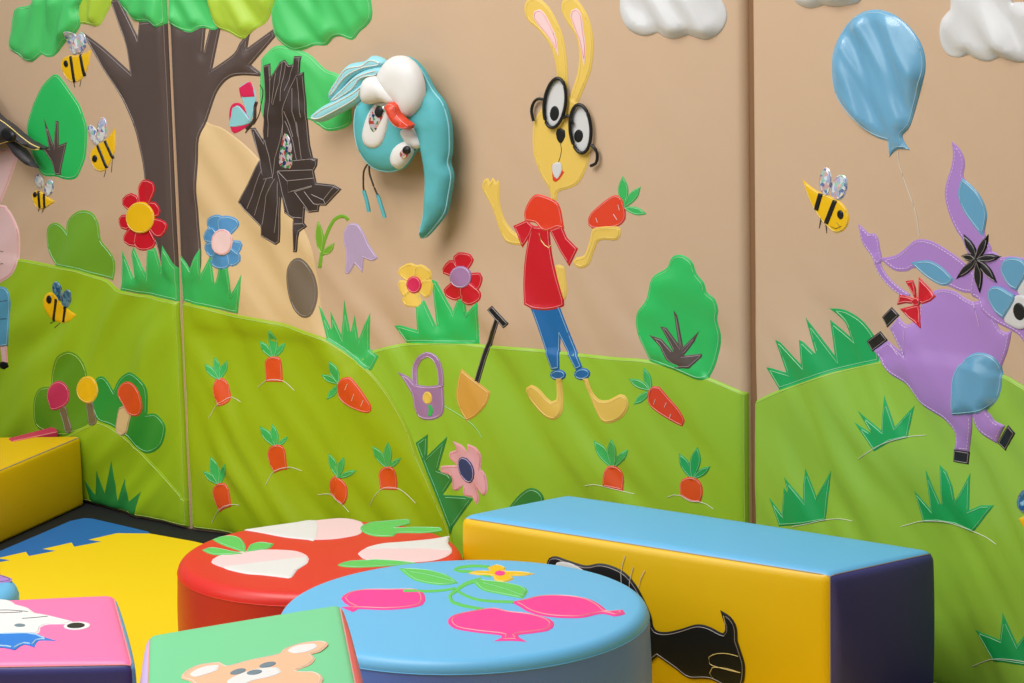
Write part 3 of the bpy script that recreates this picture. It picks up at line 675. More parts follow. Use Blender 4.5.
# rabbit
f = figure(S2, 'rabbit', (575,420), 'yellow fabric rabbit with black glasses, red shirt and blue trousers', 'rabbit')
applique(S2, 'tail', z(Q_,(405,245),(425,240),(452,250),(460,300),(468,370),(458,425),(435,400)), YELR, f, 2.4, t=.002, r=.006, stitch=T_YEL)
for outl, inn in ((((345,50),(355,10),(385,-15),(425,-8),(475,35),(520,110),(555,200),(575,330),(577,500),(530,500),(515,350),(480,240),(420,160),(365,110)), ((392,90),(400,60),(425,50),(455,72),(492,140),(520,210),(530,305,1),(485,215),(425,140))),
                  (((548,60),(550,10),(585,-15),(620,-10),(665,45),(700,120),(718,230),(705,370),(665,480),(620,570),(580,560),(630,400),(640,280),(620,190),(575,120)), ((592,85),(600,55),(625,45),(652,75),(665,160),(678,270),(665,360,1),(645,240),(610,140)))):
    e = applique(S2, 'ear', z(D_, *outl), YELR, f, 3, t=.002, r=.006, stitch=T_YEL)
    applique(S2, 'inner_ear', z(D_, *inn), PINKE, e, 4.8, t=.001, r=.004, stitch=T_PNK, so=.0025)
applique(S2, 'head', [(540,111),(534,122),(532.5,138),(534,156),(541,175),(549,189),(551,200,1),(557,200,1),(558,192),(570,188),(579,182.5),(586,169.5),(590,153),(591,128),(584,110),(573,99),(560,92),(549,97)], YELR, f, 3.6, t=.002, r=.007, stitch=T_YEL)
vs, fs = [], []
tube_pts([S2.pt(*S2.uv(x, y, .0068), .0068) for x, y in smooth_poly(((563.5,118),(568,115.5),(571,119),(573,124)), closed=False, step=1.5)], .0026, vs, fs, 8)
gl = obj('glasses', vs, fs, BLACK, f)
for (cx, cy, rx, ry, ti), (qx, qy, qa, qb) in (((555,103,12.4,26.6,8),(554.4,113.4,4.6,7.6)), ((580.6,128.8,12.2,26,-4),(578.5,136,4.5,6.6))):
    applique(S2, 'eye_white', ell(cx, cy, rx-2.6, ry-2.6, ti), WHITE, f, 5.2, t=.0016, r=.005, plateau=True)
    applique(S2, 'pupil', ell(qx, qy, qa, qb, 5), BLACK, f, 6.4, t=.0016, r=.003, plateau=True)
    vs, fs = [], []
    tube_pts([S2.pt(*S2.uv(x, y, .0068), .0068) for x, y in ell(cx, cy, rx-1.7, ry-1.7, ti, 40)], .0029, vs, fs, 8, closed=True)
    obj('lens_rim', vs, fs, BLACK, gl)
for nm, w in (('temple', ((544,99.5),(538,99),(533.5,103),(531.5,111),(533.5,121))), ('temple', ((591,145),(595.5,149),(597.5,156),(596,163),(590.5,166)))):
    p = smooth_poly(w, closed=False, step=1.5); vs, fs = [], []
    tube_pts([S2.pt(*S2.uv(x, y, .0068), .0068) for x, y in p], .0026, vs, fs, 8); obj(nm, vs, fs, BLACK, gl)
applique(S2, 'nose', z(K_,(515,125),(525,102),(545,98),(563,110),(566,140),(543,182),(520,155)), BLACK, f, 5.2, t=.002, r=.004, plateau=True)
thread(S2, [z(K_,(541,180),(546,215),(540,250),(530,280))], T_BLK, f, name='mouth_line', layer=5.6)
applique(S2, 'mouth', z(K_,(494,292,1),(500,380),(515,388),(535,372),(560,335,1),(545,318)), CARR2, f, 5.2, t=.001, r=.003)
applique(S2, 'tooth', z(K_,(500,290),(540,284),(548,325),(522,370),(500,340)), WHITE, f, 6.2, t=.001, r=.003, plateau=True)
applique(S2, 'arm', [(482,188),(484,180),(488,178),(490,182),(493,177.5),(496,182),(499,180),(500,192),(500,203),(504,218),(512,230),(523,239),(523,245),(508,243),(501,234),(497,222),(492,208),(487,198)], YELR, f, 3.2, t=.002, r=.005, stitch=T_YEL)
applique(S2, 'arm', z(Q_,(500,222),(520,200),(560,190),(590,110),(600,62),(625,40),(740,35),(757,70),(735,108),(645,110),(612,170),(585,240),(545,260),(510,246)), YELR, f, 3.2, t=.002, r=.005, stitch=T_YEL)
applique(S2, 'trousers', [(529,306,1),(559,306,1),(567,327),(583,367,1),(576.5,370,1),(567,352),(560,338,1),(560,369,1),(552,370,1),(545,350),(537,328)], BLUET, f, 3.2, t=.002, r=.005, stitch=T_BLU, so=.003)
for o2 in (((365,242,43,30)), ((495,237,44,33,-8))):
    applique(S2, 'cuff', z(Zc, *ell(*o2)), BLUET, f, 5.4, t=.002, r=.005, stitch=T_BLU, so=.003)
applique(S2, 'foot', z(Zc,(355,260,1),(385,260,1),(392,330),(393,400),(383,450),(350,483),(300,470),(240,410),(200,350),(195,312),(220,295),(260,315),(305,365),(330,385),(355,375)), YELR, f, 3.2, t=.003, r=.008, stitch=T_YEL)
applique(S2, 'foot', z(Zc,(497,260,1),(525,260,1),(550,330),(590,375),(640,375),(700,346),(735,365),(743,420),(705,475),(640,503),(600,490),(570,440),(535,355)), YELR, f, 3.2, t=.003, r=.008, stitch=T_YEL)
applique(S2, 'shirt', z(Q_,(275,30,1),(255,120),(238,230),(232,350),(235,455,1),(280,478),(350,485),(410,478),(447,465,1),(450,430),(410,290),(385,170),(372,40,1)), RED, f, 5, t=.0022, r=.006, stitch=T_PNK, so=.0035)
applique(S2, 'sleeve', C(z(Q_,(178,32),(250,0),(292,35),(268,85),(228,150),(205,90))), RED, f, 5.6, t=.0016, smooth=False, stitch=T_PNK, so=.003)
applique(S2, 'sleeve', C(z(Q_,(372,52),(440,28),(468,95),(527,155),(480,250),(428,165))), RED, f, 5.6, t=.0016, smooth=False, stitch=T_PNK, so=.003)
applique(S2, 'collar', z(K_,(405,455),(455,462),(515,490),(540,530),(560,640,1),(520,632),(480,650),(440,645),(405,608),(350,600,1),(345,550),(370,490)), ORED, f, 7.2, t=.002, r=.005, stitch=T_PNK, so=.003)
thread(S2, [z(Q_,(318,70),(330,110),(350,135),(372,150),(380,135))], T_YEL, f, name='neck_cord', layer=7, rad=.0009)

# donkey
f = figure(S3, 'donkey', (962,460), 'purple fabric donkey with black star mane and blue belly patch, under the balloon', 'donkey')
applique(S3, 'tail', band([(875,255),(880,270),(888,281),(898,290),(909,297)], 6.5, 6), PURP, f, 2.6, t=.0016, stitch=T_LIL, so=.002, dash=(.004,.002))
applique(S3, 'tail_tuft', [(858,224,1),(862,227),(869,234,1),(874,233,1),(878,238),(880,249),(882,260),(877,264),(870,254),(862,242)], PURP, f, 3.4, t=.0014, stitch=T_LIL, so=.0028, dash=(.004,.002))
e = applique(S3, 'ear', z(M_,(633,62,1),(672,95),(700,150),(703,200),(696,250),(735,300),(790,360),(820,450),(812,560),(845,630),(855,720,1),(740,690),(690,590),(650,525),(615,440),(596,350),(605,280),(630,200),(640,130)), PURP, f, 3, stitch=T_LIL, dash=(.004,.002))
applique(S3, 'inner_ear', z(M_,(688,258,1),(740,300),(790,362),(822,455),(800,573,1),(750,512),(695,430),(668,345)), SKYB, e, 4.4, t=.001, stitch=T_BLU, so=.003)
e = applique(S3, 'ear', z(T_,(245,98,1),(330,82),(390,40),(430,5),(470,-5),(530,8),(620,60),(700,120),(770,190,1),(765,275),(700,282),(620,250),(520,205),(440,150),(390,168),(330,165),(285,135)), PURP, f, 3, stitch=T_LIL, dash=(.004,.002))
applique(S3, 'inner_ear', z(T_,(412,122,1),(470,110),(520,112),(580,145),(642,207,1),(620,238),(570,243),(490,195)), SKYB, e, 4.4, t=.001, stitch=T_BLU, so=.003)
applique(S3, 'body', [(873,351,1),(887,341,1),(901,352,1),(889,328,1),(898,317,1),(906,325),(917,318),(920,306),(927,296),(938,289.5),(953,291),(964,298),(972,302,1),(985,300,1),(1000,330),(1011,331,1),(1007,350),(1001,367),(1000,379),(996,397.6),(987,409),(992,415),(995.5,420.5),(1005.5,425.5,1),(997.5,443.5,1),(983,435),(976,426),(972.5,415,1),(972.5,432),(970,452,1),(955,450,1),(955.5,433),(945.5,420),(934.5,412.5),(921.4,403),(908.4,385.5),(890,373.5),(881,362)], PURP, f, 3.6, t=.002, stitch=T_LIL, dash=(.004,.002), fold=0.0057, fs=(.05,.2,-.8))
applique(S3, 'belly_patch', z(U_,(640,403,1),(636,300),(645,200),(680,120),(740,75),(800,70),(860,100),(893,170),(888,270),(845,350),(770,393)), SKYB, f, 6.2, t=.002, r=.008, fold=0.0057, fs=(.03,.1,-1), stitch=T_BLU, so=.003)
for hp in (z(T_,(175,545),(247,490),(287,540),(205,602)), z(T_,(257,415),(310,360),(352,405),(285,472)), z(U_,(645,588),(731,603),(722,670),(641,655)), z(U_,(877,555),(935,458),(973,503),(922,597))):
    applique(S3, 'hoof', C(hp), BLACK, f, 6, t=.002, r=.004, smooth=False, stitch=T_GREY, so=.0022)
applique(S3, 'head', z(T_,(735,290),(745,180),(780,110),(850,62),(900,92),(960,88),(1060,120),(1180,260),(1260,480),(1240,640),(1120,700),(1050,600),(1000,520),(950,485),(870,442),(805,380),(775,320)), PURP, f, 5.4, t=.0022, stitch=T_LIL, dash=(.004,.002))
applique(S3, 'eye_white', z(T_,(985,272),(1005,215),(1040,205),(1085,240),(1090,300),(1050,330),(1010,305)), WHITE, f, 7.2, t=.002, r=.006, plateau=True)
applique(S3, 'eyelid', z(T_,(898,165),(915,110),(960,93),(1015,108),(1040,150),(1025,205),(985,270,1),(940,245)), SKYB, f, 8.2, t=.002, r=.006, stitch=T_BLU, so=.003, plateau=True)
applique(S3, 'eye_white', z(T_,(915,420),(970,305),(1040,310),(1075,370),(1065,440),(1010,478),(955,462)), WHITE, f, 7.2, t=.002, r=.006, plateau=True)
applique(S3, 'eyelid', z(T_,(832,310),(840,262),(880,248),(940,278),(975,315),(915,422,1),(865,380)), SKYB, f, 8.2, t=.002, r=.006, stitch=T_BLU, so=.003, plateau=True)
applique(S3, 'pupil', z(T_, *ell(995,385,32,48,-10)), BLACK, f, 9, t=.002, r=.004, plateau=True)
applique(S3, 'pupil', z(T_, *ell(1060,260,26,36,-10)), BLACK, f, 9, t=.002, r=.004, plateau=True)
mn = lambda *p: Z(934, 220, p, 6.21)
cx, cy = 265, 242
for tx, ty in ((180,88),(332,88),(412,230),(388,393),(280,458),(132,368),(157,225)):
    dx, dy = tx-cx, ty-cy; L = math.hypot(dx, dy); nx, ny = -dy/L*27, dx/L*27
    P = lambda a, b: (cx+dx*a+nx*b, cy+dy*a+ny*b)
    applique(S3, 'mane_leaf', mn(P(0,-.3),P(0,.3),P(.35,.9),P(.65,.8),(tx,ty,1),P(.65,-.8),P(.35,-.9)), BLACK, f, 8.6, t=.004, r=.006, stitch=T_GREY, so=.002)
for bp in ((((445,330),(425,300),(383,222),(425,214),(440,260))), (((445,335),(450,260),(453,198),(505,250),(550,303),(525,328),(480,345))), (((430,345),(385,340),(337,350),(352,293),(395,300),(440,320))), (((435,350),(350,372),(400,425),(475,474),(465,400),(455,350)))):
    applique(S3, 'bow_loop', C(z(T_, *bp)), RED, f, 6.4, t=.003, r=.005, smooth=False, stitch=T_PNK, so=.0028)
applique(S3, 'bow_knot', z(T_, *ell(440,332,24,24)), RED, f, 8.4, t=.003, r=.005, stitch=T_PNK, so=.002)
thread(S3, [z(T_,(740,330),(765,390),(783,465)), z(T_,(380,480),(365,630),(300,560))], T_LIL, f, layer=5.4)

# pig at the left edge
f = figure(S1, 'pig', (2,370), 'pale pink fabric pig in blue trousers, cut off at the left edge', 'pig')
applique(S1, 'leg', [(0,344,1),(6.5,344,1),(7.8,363,1),(1.5,364,1)], PINKP, f, 2.6, stitch=T_PNK, so=.002)
applique(S1, 'hoof', [(0,362),(7.5,362.5),(8.5,367),(4,369.5),(0,368)], BLACK, f, 4, t=.002, r=.003)
applique(S1, 'trousers', [(-35,290,1),(-10,287),(6,288),(10,301),(9.3,322),(7.6,346,1),(-1,347,1),(-8,320,1),(-14,345,1),(-28,344,1)], BLUEP, f, 4, t=.002, stitch=T_BLU, so=.003)
applique(S1, 'body', [(-30,215),(0,205),(7,209),(13,218),(18,231),(19.3,245),(18,262),(13,274),(4,281),(-10,288),(-35,285),(-42,250)], PINKP, f, 5.4, t=.003, r=.008, stitch=T_PNK)
applique(S1, 'head', [(-30,150),(-10,150),(6,148,1),(14,152),(17.5,158),(15,166),(10,180),(5,193),(1,203,1),(-12,212),(-35,208),(-45,180)], PINKP, f, 4.6, t=.003, r=.008, stitch=T_PNK)
thread(S1, [[(0,251),(3,251.5)], [(0,264),(3,263.5)]], T_BLK, f, name='button_stitch', layer=9)
thread(S1, [[(0,301.5),(7,300.5)], [(0,319),(7,318.5)]], T_BLK, f, name='trouser_seam', layer=7)

# black beaked plush head at the left edge
f = figure(S1, 'bird_head', (-10,150), 'black plush beak pointing right over the pig, cut off at the left edge', 'plush bird')
applique(S1, 'upper_beak', [(-40,70),(-10,98),(0,114),(13,124),(26,135),(37,143),(50,148,1),(40,150),(29,147),(18.6,141),(8,143),(-20,150),(-45,120)], GREYP, f, 0, lift=.03, t=.024, r=.02, closed=True, stitch=T_YEL, so=.002, srad=.0012)
applique(S1, 'lower_beak', [(-5,120),(10,134),(18.6,141),(27,150),(34,161),(40,168.5,1),(30,166),(18,156),(6,142),(-20,140)], GREYP, f, 0, lift=.022, t=.016, r=.016, closed=True)
applique(S1, 'nostril', ell(7.5,135,6,8,-40), BLACK, f, 0, lift=.05, t=.006, r=.006)

# blue plush bird
f = figure(S2, 'plush_bird', (400,200), 'turquoise plush bird hanging upside down beside the rabbit', 'plush bird')
SB = Surf(S2.O, S2.U, S2.V, S2.N, S2.relief, S2.W, S2.H); SB.reg_all = True
zf = lambda *p: Z(305, 45, p, 5.694)
zg = lambda *p: Z(345, 120, p, 5.467)
for k, fe in enumerate((((470,95),(430,68),(380,62),(340,92),(250,112),(190,190),(145,265),(150,312),(195,285),(260,200),(350,150),(450,130)), ((450,125),(380,130),(300,165),(230,230),(150,312),(190,335),(300,265),(350,205),(440,185)), ((345,205),(290,250),(200,300),(100,350),(38,402),(52,432),(105,437),(200,392),(325,318),(350,260)))):
    fw = applique(SB, 'wing_feather', zf(*fe), TEALL, f, 0, lift=.030+.004*k, t=.012, r=.011, closed=True, stitch=T_PALE, so=.007, srad=.0012)
applique(SB, 'wing', [(395,60),(410,57),(424,69),(435,89),(445.5,103),(451.7,124),(452.5,150),(450.5,162),(453.8,176),(451,195),(447.4,211.5),(436,228),(425.5,238),(421.8,233),(425.5,215),(427.3,184),(425.5,162),(420,138),(412,125),(400,118),(392,90)], TEAL, f, 0, lift=.034, t=.020, r=.020, closed=True, stitch=TEALL, so=.0012, srad=.0015, fold=0.0057, fs=(.04,.06,.3))
applique(SB, 'head', [(361,103),(356.5,115),(356,129),(358.6,145),(365,158.5),(376,168.5),(390.7,172),(401.7,169.5),(409,164),(415.5,153),(421,146),(424,120),(410,95),(385,88)], TEAL, f, 0, lift=.036, t=.020, r=.040, closed=True, stitch=TEALL, so=.0015, srad=.0015)
applique(SB, 'cheek', zf((548,480),(625,455),(650,520),(668,572),(630,592),(590,570),(558,530)), OFFW, f, 0, lift=.050, t=.010, r=.012, closed=True)
applique(SB, 'eye_patch', zf((385,322),(345,385),(318,460),(306,520),(320,570),(362,592),(408,578),(440,515),(462,400),(455,340),(420,315)), OFFW, f, 0, lift=.0, t=.006, r=.014)
applique(SB, 'iris', zf((405,345),(370,380),(358,435),(388,498),(425,440),(448,380),(435,345)), HOLOR, f, 0, lift=.0, t=.002, r=.006)
applique(SB, 'pupil', zf(*ell(418,380,24,33)), BLACK, f, 0, lift=.0, t=.003, r=.004)
applique(SB, 'eye_patch', zg((250,205),(268,150),(305,118),(335,108),(372,150),(372,185),(340,235),(298,268),(262,252)), OFFW, f, 0, lift=.050, t=.011, r=.016, closed=True)
applique(SB, 'iris', zg(*ell(320,186,22,26)), HOLOR, f, 0, lift=.0605, t=.002, r=.006, closed=True)
applique(SB, 'pupil', zg(*ell(336,165,23,24)), BLACK, f, 0, lift=.0625, t=.004, r=.006, closed=True)
applique(SB, 'belly', zf((415,185),(445,120),(490,72),(540,60),(590,72),(645,125),(678,210),(682,300),(655,370),(600,415),(555,395),(525,345),(480,320),(430,250)), OFFW, f, 0, lift=.054, t=.022, r=.03, closed=True)
applique(SB, 'crest', zf((325,290),(328,220),(355,185),(400,178),(445,190),(495,240),(530,330),(500,345),(440,325),(390,335),(345,335)), OFFW, f, 0, lift=.062, t=.018, r=.022, closed=True)
applique(SB, 'beak', zf((463,345),(480,325),(515,322),(540,340),(550,385),(585,425),(622,452),(615,474),(565,482),(515,455),(482,400)), BEAK, f, 0, lift=.070, t=.018, r=.018, closed=True, stitch=T_PNK, so=.004)
vs, fs = [], []
for leg, tipn in ((((125,240),(103,275),(99,330),(102,385),(118,440),(131,503)), 0), (((133,242),(133,290),(155,360),(180,420),(200,480),(217,535)), 0)):
    p = smooth_poly(zg(*leg), closed=False, step=2); vs, fs = [], []
    tube_pts([S2.pt(*S2.uv(x, y, .034), .034) for x, y in p], .0016, vs, fs, 6)
    lg = obj('leg', vs, fs, T_BLK, f); vs, fs = [], []
    tube_pts([S2.pt(*S2.uv(x, y, .034), .034) for x, y in p[int(len(p)*.55):]], .0034, vs, fs, 6)
    obj('foot', vs, fs, TEAL, lg)
# ------------------------------------------------------------------ foam blocks
def grid_ts(L, r):
    e = min(.9, r/L*2); ts = [-1+e*q for q in (0, .12, .3, .5, .75, 1)]
    n = 12; ts += [-1+e+(2-2*e)*i/n for i in range(1, n)]
    return ts+[-t for t in ts[:6]][::-1]
def block(root, top, h, z0, parts, r=.02, bulge=(.006,.006,.006), spread=(0,0,0,0), pipes=None, pmat=None):
    """soft box; top = far-left, far-right, near-right, near-left corners on the plane z=h; parts: name -> (material, faces)"""
    q = [Vector((p.x, p.y, 0)) for p in top]
    w = ((q[1]-q[0]).length+(q[2]-q[3]).length)/2; d = ((q[3]-q[0]).length+(q[2]-q[1]).length)/2; H = h-z0
    a, b, c = w/2, d/2, H/2; dims = Vector((a, b, c))
    def mp(x, y, zz):
        s, t = (x/a+1)/2, (y/b+1)/2     # s left-right, t near-far
        p = (q[3]*(1-s)+q[2]*s)*(1-t)+(q[0]*(1-s)+q[1]*s)*t
        return Vector((p.x, p.y, z0+c+zz))
    def pos(p, ax, sg):
        qq = Vector([max(-dims[i]+r, min(dims[i]-r, p[i])) for i in range(3)])
        dd = (p-qq).normalized()*r; o = qq+dd
        i, j = [k for k in range(3) if k != ax]
        fi = 1-(p[i]/dims[i])**2; fj = 1-(p[j]/dims[j])**2
        if not (ax == 2 and sg < 0): o[ax] += sg*bulge[ax]*max(0, fi)**.6*max(0, fj)**.6
        return mp(*o)
    ts = [grid_ts(2*dims[i], r) for i in range(3)]
    FC = {'top': (2, 1), 'bottom': (2, -1), 'right': (0, 1), 'left': (0, -1), 'back': (1, 1), 'front': (1, -1)}
    out = {}
    for nm, (mat, fl) in parts.items():
        vs, fs = [], []
        for fn in fl:
            ax, sg = FC[fn]; i, j = [(1, 2), (2, 0), (0, 1)][ax]
            b0 = len(vs); ni, nj = len(ts[i]), len(ts[j])
            for tj in ts[j]:
                for ti in ts[i]:
                    p = Vector((0, 0, 0)); p[ax] = sg*dims[ax]; p[i] = ti*dims[i]; p[j] = tj*dims[j]
                    vs.append(pos(p, ax, sg))
            for y in range(nj-1):
                for x in range(ni-1):
                    f = (b0+y*ni+x, b0+y*ni+x+1, b0+(y+1)*ni+x+1, b0+(y+1)*ni+x)
                    fs.append(f if sg > 0 else f[::-1])
        out[nm] = obj(nm, vs, fs, mat, root)
    if pipes:
        vs, fs = [], []
        for e in pipes:
            path = []
            for t in [-1+2*k/30 for k in range(31)]:
                if e == 'tf': p = Vector((t*a, -b, c))
                elif e == 'tb': p = Vector((t*a, b, c))
                elif e == 'tr': p = Vector((a, t*b, c))
                elif e == 'tl': p = Vector((-a, t*b, c))
                elif e == 'fr': p = Vector((a, -b, t*c))
                elif e == 'fl': p = Vector((-a, -b, t*c))
                qq = Vector([max(-dims[i]+r, min(dims[i]-r, p[i])) for i in range(3)])
                path.append(mp(*(qq+(p-qq).normalized()*(r+.0003))))
            tube_pts(path, .0011, vs, fs, 5)
        obj('seam_piping', vs, fs, pmat, root)
    return out
def base_of(top, z0):
    c = sum((Vector(p) for p in top), Vector((0,0,0)))/len(top); return Vector((c.x, c.y, z0))
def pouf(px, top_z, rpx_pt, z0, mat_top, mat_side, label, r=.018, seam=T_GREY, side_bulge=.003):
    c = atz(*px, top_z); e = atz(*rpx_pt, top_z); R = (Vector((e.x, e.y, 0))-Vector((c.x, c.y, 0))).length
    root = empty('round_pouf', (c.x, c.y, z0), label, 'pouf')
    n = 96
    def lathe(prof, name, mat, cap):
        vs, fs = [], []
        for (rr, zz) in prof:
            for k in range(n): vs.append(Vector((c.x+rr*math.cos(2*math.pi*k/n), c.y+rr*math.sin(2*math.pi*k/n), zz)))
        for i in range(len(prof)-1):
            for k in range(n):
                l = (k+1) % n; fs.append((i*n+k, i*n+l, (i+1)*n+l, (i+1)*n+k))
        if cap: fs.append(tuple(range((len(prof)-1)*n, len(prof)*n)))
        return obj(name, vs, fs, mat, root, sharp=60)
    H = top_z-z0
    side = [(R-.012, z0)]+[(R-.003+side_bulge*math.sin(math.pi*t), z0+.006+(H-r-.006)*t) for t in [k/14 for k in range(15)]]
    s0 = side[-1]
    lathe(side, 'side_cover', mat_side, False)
    top = [(s0[0]-r*(1-math.cos(a))*1.0, top_z-r+r*math.sin(a)) for a in [math.pi/2*k/8 for k in range(9)]]
    crown = .002
    top += [(rr, top_z+crown*(1-(rr/(R-r))**2)) for rr in [ (R-r-.003)*q for q in (.9,.75,.55,.35,.15,.02)]]
    tc = lathe(top, 'top_cover', mat_top, True)
    vs, fs = [], []
    tube_pts([Vector((c.x+(s0[0]+.0004)*math.cos(2*math.pi*k/n), c.y+(s0[0]+.0004)*math.sin(2*math.pi*k/n), top_z-r)) for k in range(n)], .0006, vs, fs, 5, closed=True)
    obj('seam_piping', vs, fs, seam, root)
    S = Surf(Vector((c.x, c.y, top_z)), Vector((1,0,0)), Vector((0,1,0)), Vector((0,0,1)), lambda u, v: crown*max(0, 1-(u*u+v*v)/(R-r)**2))
    return root, tc, S, R

BLUEV = vinyl('sky blue vinyl', (104,186,232), rough=.4, spec=.45)
YELV = vinyl('sunny yellow vinyl', (238,192,0), rough=.42)
REDV = vinyl('pouf red vinyl', (222,44,34), rough=.38)
DPURP = vinyl('dark violet vinyl', (62,60,126), rough=.42)
GREENV = vinyl('mint green vinyl', (116,208,150), rough=.4, spec=.5)  # paler than the green itself: glare on the block top mixed in
PINKV = vinyl('bright pink vinyl', (250,118,172), rough=.4, spec=.5)  # pink lightened too, top glare put into the colour
LILV = vinyl('soft lilac vinyl', (200,178,222), rough=.45)
REDSIDE = vinyl('coral vinyl', (236,96,96), rough=.45)
MATY = vinyl('yellow foam mat', (252,212,0), rough=.6, scale=300, bump=.2)
MATB = vinyl('blue foam mat', (14,104,178), rough=.6, scale=300, bump=.2)
BEAR = vinyl('bear peach vinyl', (238,184,146), rough=.5)
MAGV = vinyl('beet magenta vinyl', (246,56,150), rough=.45)
LEAFG = vinyl('leaf top green vinyl', (96,200,92), rough=.45)
SCARF = vinyl('scarf blue vinyl', (22,120,208), rough=.45)
GREYV = vinyl('grey vinyl', (110,130,140), rough=.5)

# foam mats
TH = .02
seq = []
for k in (-3, -2, -1, 0, 1):
    sx, sy = 245*k, -50*k
    seq += [(230+sx, 640+sy), (385+sx, 605+sy), (400+sx, 628+sy), (545+sx, 600+sy)]
seq = seq[:-1]
line = [p[:2] for p in z(a1, *seq)][:-1]
line = [p for p in line if p[0] < 144]+[(150,533.5)]
def mat(pts, name, material, label):
    w = [atz(x, y, TH) for x, y in pts]
    if area([(p.x, p.y) for p in w]) < 0: w = w[::-1]
    c = sum(w, Vector((0,0,0)))/len(w)
    root_loc = Vector((c.x, c.y, 0)); n = len(w)
    me = bpy.data.meshes.new(name); 
    vs = [Vector((p.x, p.y, TH))-root_loc for p in w]+[Vector((p.x, p.y, 0))-root_loc for p in w]
    fs = [tuple(range(n)), tuple(range(n, 2*n))[::-1]]+[(i, n+i, n+(i+1) % n, (i+1) % n) for i in range(n)]
    me.from_pydata(vs, [], fs); me.materials.append(material)
    o = bpy.data.objects.new(name, me); COL.objects.link(o); o.location = root_loc
    o['label'] = label; o['category'] = 'floor mat'
    return o
mat(line+[(192,541),(330,573),(760,668),(1010,770),(1040,900),(1040,1300),(-500,1300),(-500,700)], 'foam_mat', MATY, 'yellow foam floor mat under the poufs and blocks')
mat(line+[(148,531.5),(116,524),(92,518.5),(84,518),(70,521),(40,534),(0,551),(-60,578),(-200,640)], 'foam_mat', MATB, 'blue foam floor mat strip with jigsaw edge in the corner')

# round poufs
root, tc, S, R = pouf((320,555), .20, (177.5,555), TH, REDV, vinyl('pouf red vinyl shaded', (188,34,28), rough=.4), 'red round pouf with white radishes sewn on top', seam=REDV)  # side is the same red, deepened to paint in its shade
def turnip(body, white, leaves, lm=LEAFG):
    b = applique(S, 'radish', body, PINKE, root, 1, t=.0015, r=.004)
    applique(S, 'radish_root', white, OFFW, b, 2.3, t=.0006, r=.003)
    for l in leaves: applique(S, 'radish_leaf', l, lm, root, 1.5, t=.0015, r=.004, stitch=T_GRN, so=.0028)
c2, c3 = (170,500), (330,500)
turnip(z(c2,(222,335),(255,303),(330,285),(450,270),(560,267),(680,275),(740,302),(742,335),(690,370),(652,415),(610,415),(500,402),(400,393),(290,365)),
       z(c2,(290,362),(400,345),(560,325),(740,308),(742,335),(690,370),(652,415),(610,415),(500,402),(400,393)),
       [z(c2,(172,268,1),(225,254),(320,270),(390,290,1),(300,296),(220,290)), z(c2,(228,212,1),(290,194),(365,198),(402,235),(410,285,1),(340,262),(270,236)), z(c2,(412,280,1),(430,240),(490,226),(560,235,1),(540,256),(480,270))])
turnip(z(c3,(-460,160,1),(-250,130),(-60,108),(60,98),(140,108),(182,130),(165,180),(80,202),(-10,212),(-120,212),(-250,198),(-370,175)),
       z(c3,(-460,160,1),(-250,130),(-80,110),(-80,212),(-120,212),(-250,198),(-370,175)),
       [z(c3,(163,160),(200,125),(310,112),(430,105),(432,125),(350,148),(480,146),(600,150),(605,165),(500,177),(360,178),(340,195),(230,192))])
turnip(z(c3,(150,290),(190,260),(280,235),(400,225),(550,210),(645,193,1),(635,235),(657,272),(635,300),(560,325),(430,335),(250,330),(172,312)),
       z(c3,(190,260),(280,235),(400,225),(550,210),(645,193,1),(635,235),(657,272),(520,262),(350,262)),
       [z(c3,(42,350),(100,328),(230,322),(380,330),(470,340),(300,355),(130,362))])
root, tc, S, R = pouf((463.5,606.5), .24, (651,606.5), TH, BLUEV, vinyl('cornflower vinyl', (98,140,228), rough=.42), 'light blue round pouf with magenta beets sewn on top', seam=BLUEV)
c4, c5 = (420,556), (540,540)
for p in (z(c3,(60,530),(95,498),(180,480),(320,478),(470,480),(512,520),(500,560),(430,580),(300,590),(150,586),(125,602,1),(95,590),(62,575,1),(112,572,1),(80,555)),
          z(c4,(150,350),(185,315),(300,290),(400,278),(480,295),(600,310),(700,340),(722,370),(690,400),(600,415),(525,427),(575,460,1),(490,455),(398,457,1),(440,428),(300,410),(185,388)),
          z(c4,(488,247,1),(560,232),(650,212),(780,210),(900,228),(975,265),(1005,292),(1040,292),(1090,288,1),(1105,310),(1045,325,1),(1000,312),(960,312),(860,332),(700,327),(590,302),(530,268))):
    applique(S, 'beet', p, MAGV, root, 1.6, t=.002, r=.006, stitch=T_PNK, so=.006, srad=.0009)
for p in (band(z(c4,(330,125),(250,148),(195,185),(160,215),(172,245),(240,268),(340,286)), 4.2, 2.6), band(z(c4,(-90,190),(40,188),(110,184),(190,172)), 2.4), band(z(c4,(205,190),(250,215),(320,236),(410,244),(505,247)), 2.6), band(z(c4,(370,58),(290,53),(210,62),(184,72),(215,82),(270,84),(380,110)), 2.6)):
    applique(S, 'beet_stem', p, LEAFG, root, 1.2, t=.001, r=.002)
for p in (z(c3,(370,368,1),(430,368),(540,378),(640,408),(690,447,1),(600,457),(490,442),(425,415)), z(c4,(288,142,1),(320,128),(450,140),(550,163),(580,190),(552,228,1),(440,207),(335,183))):
    lf = applique(S, 'beet_leaf', p, LEAFG, root, 2.4, t=.0015, r=.004, stitch=T_GRN, so=.0035)
thread(S, [z(c3,(430,385),(560,410),(670,440)), z(c4,(340,145),(450,175),(560,215))], T_GRN, lf, layer=4)
fl = applique(S, 'blossom', z(c4,(258,92,1),(320,80),(372,80),(365,62),(412,47),(462,62),(455,80),(540,84),(620,95,1),(560,105),(490,108),(505,122),(450,140),(400,128),(395,108),(320,102)), YELV, root, 3, t=.0015, r=.004, stitch=T_YEL, so=.0025)
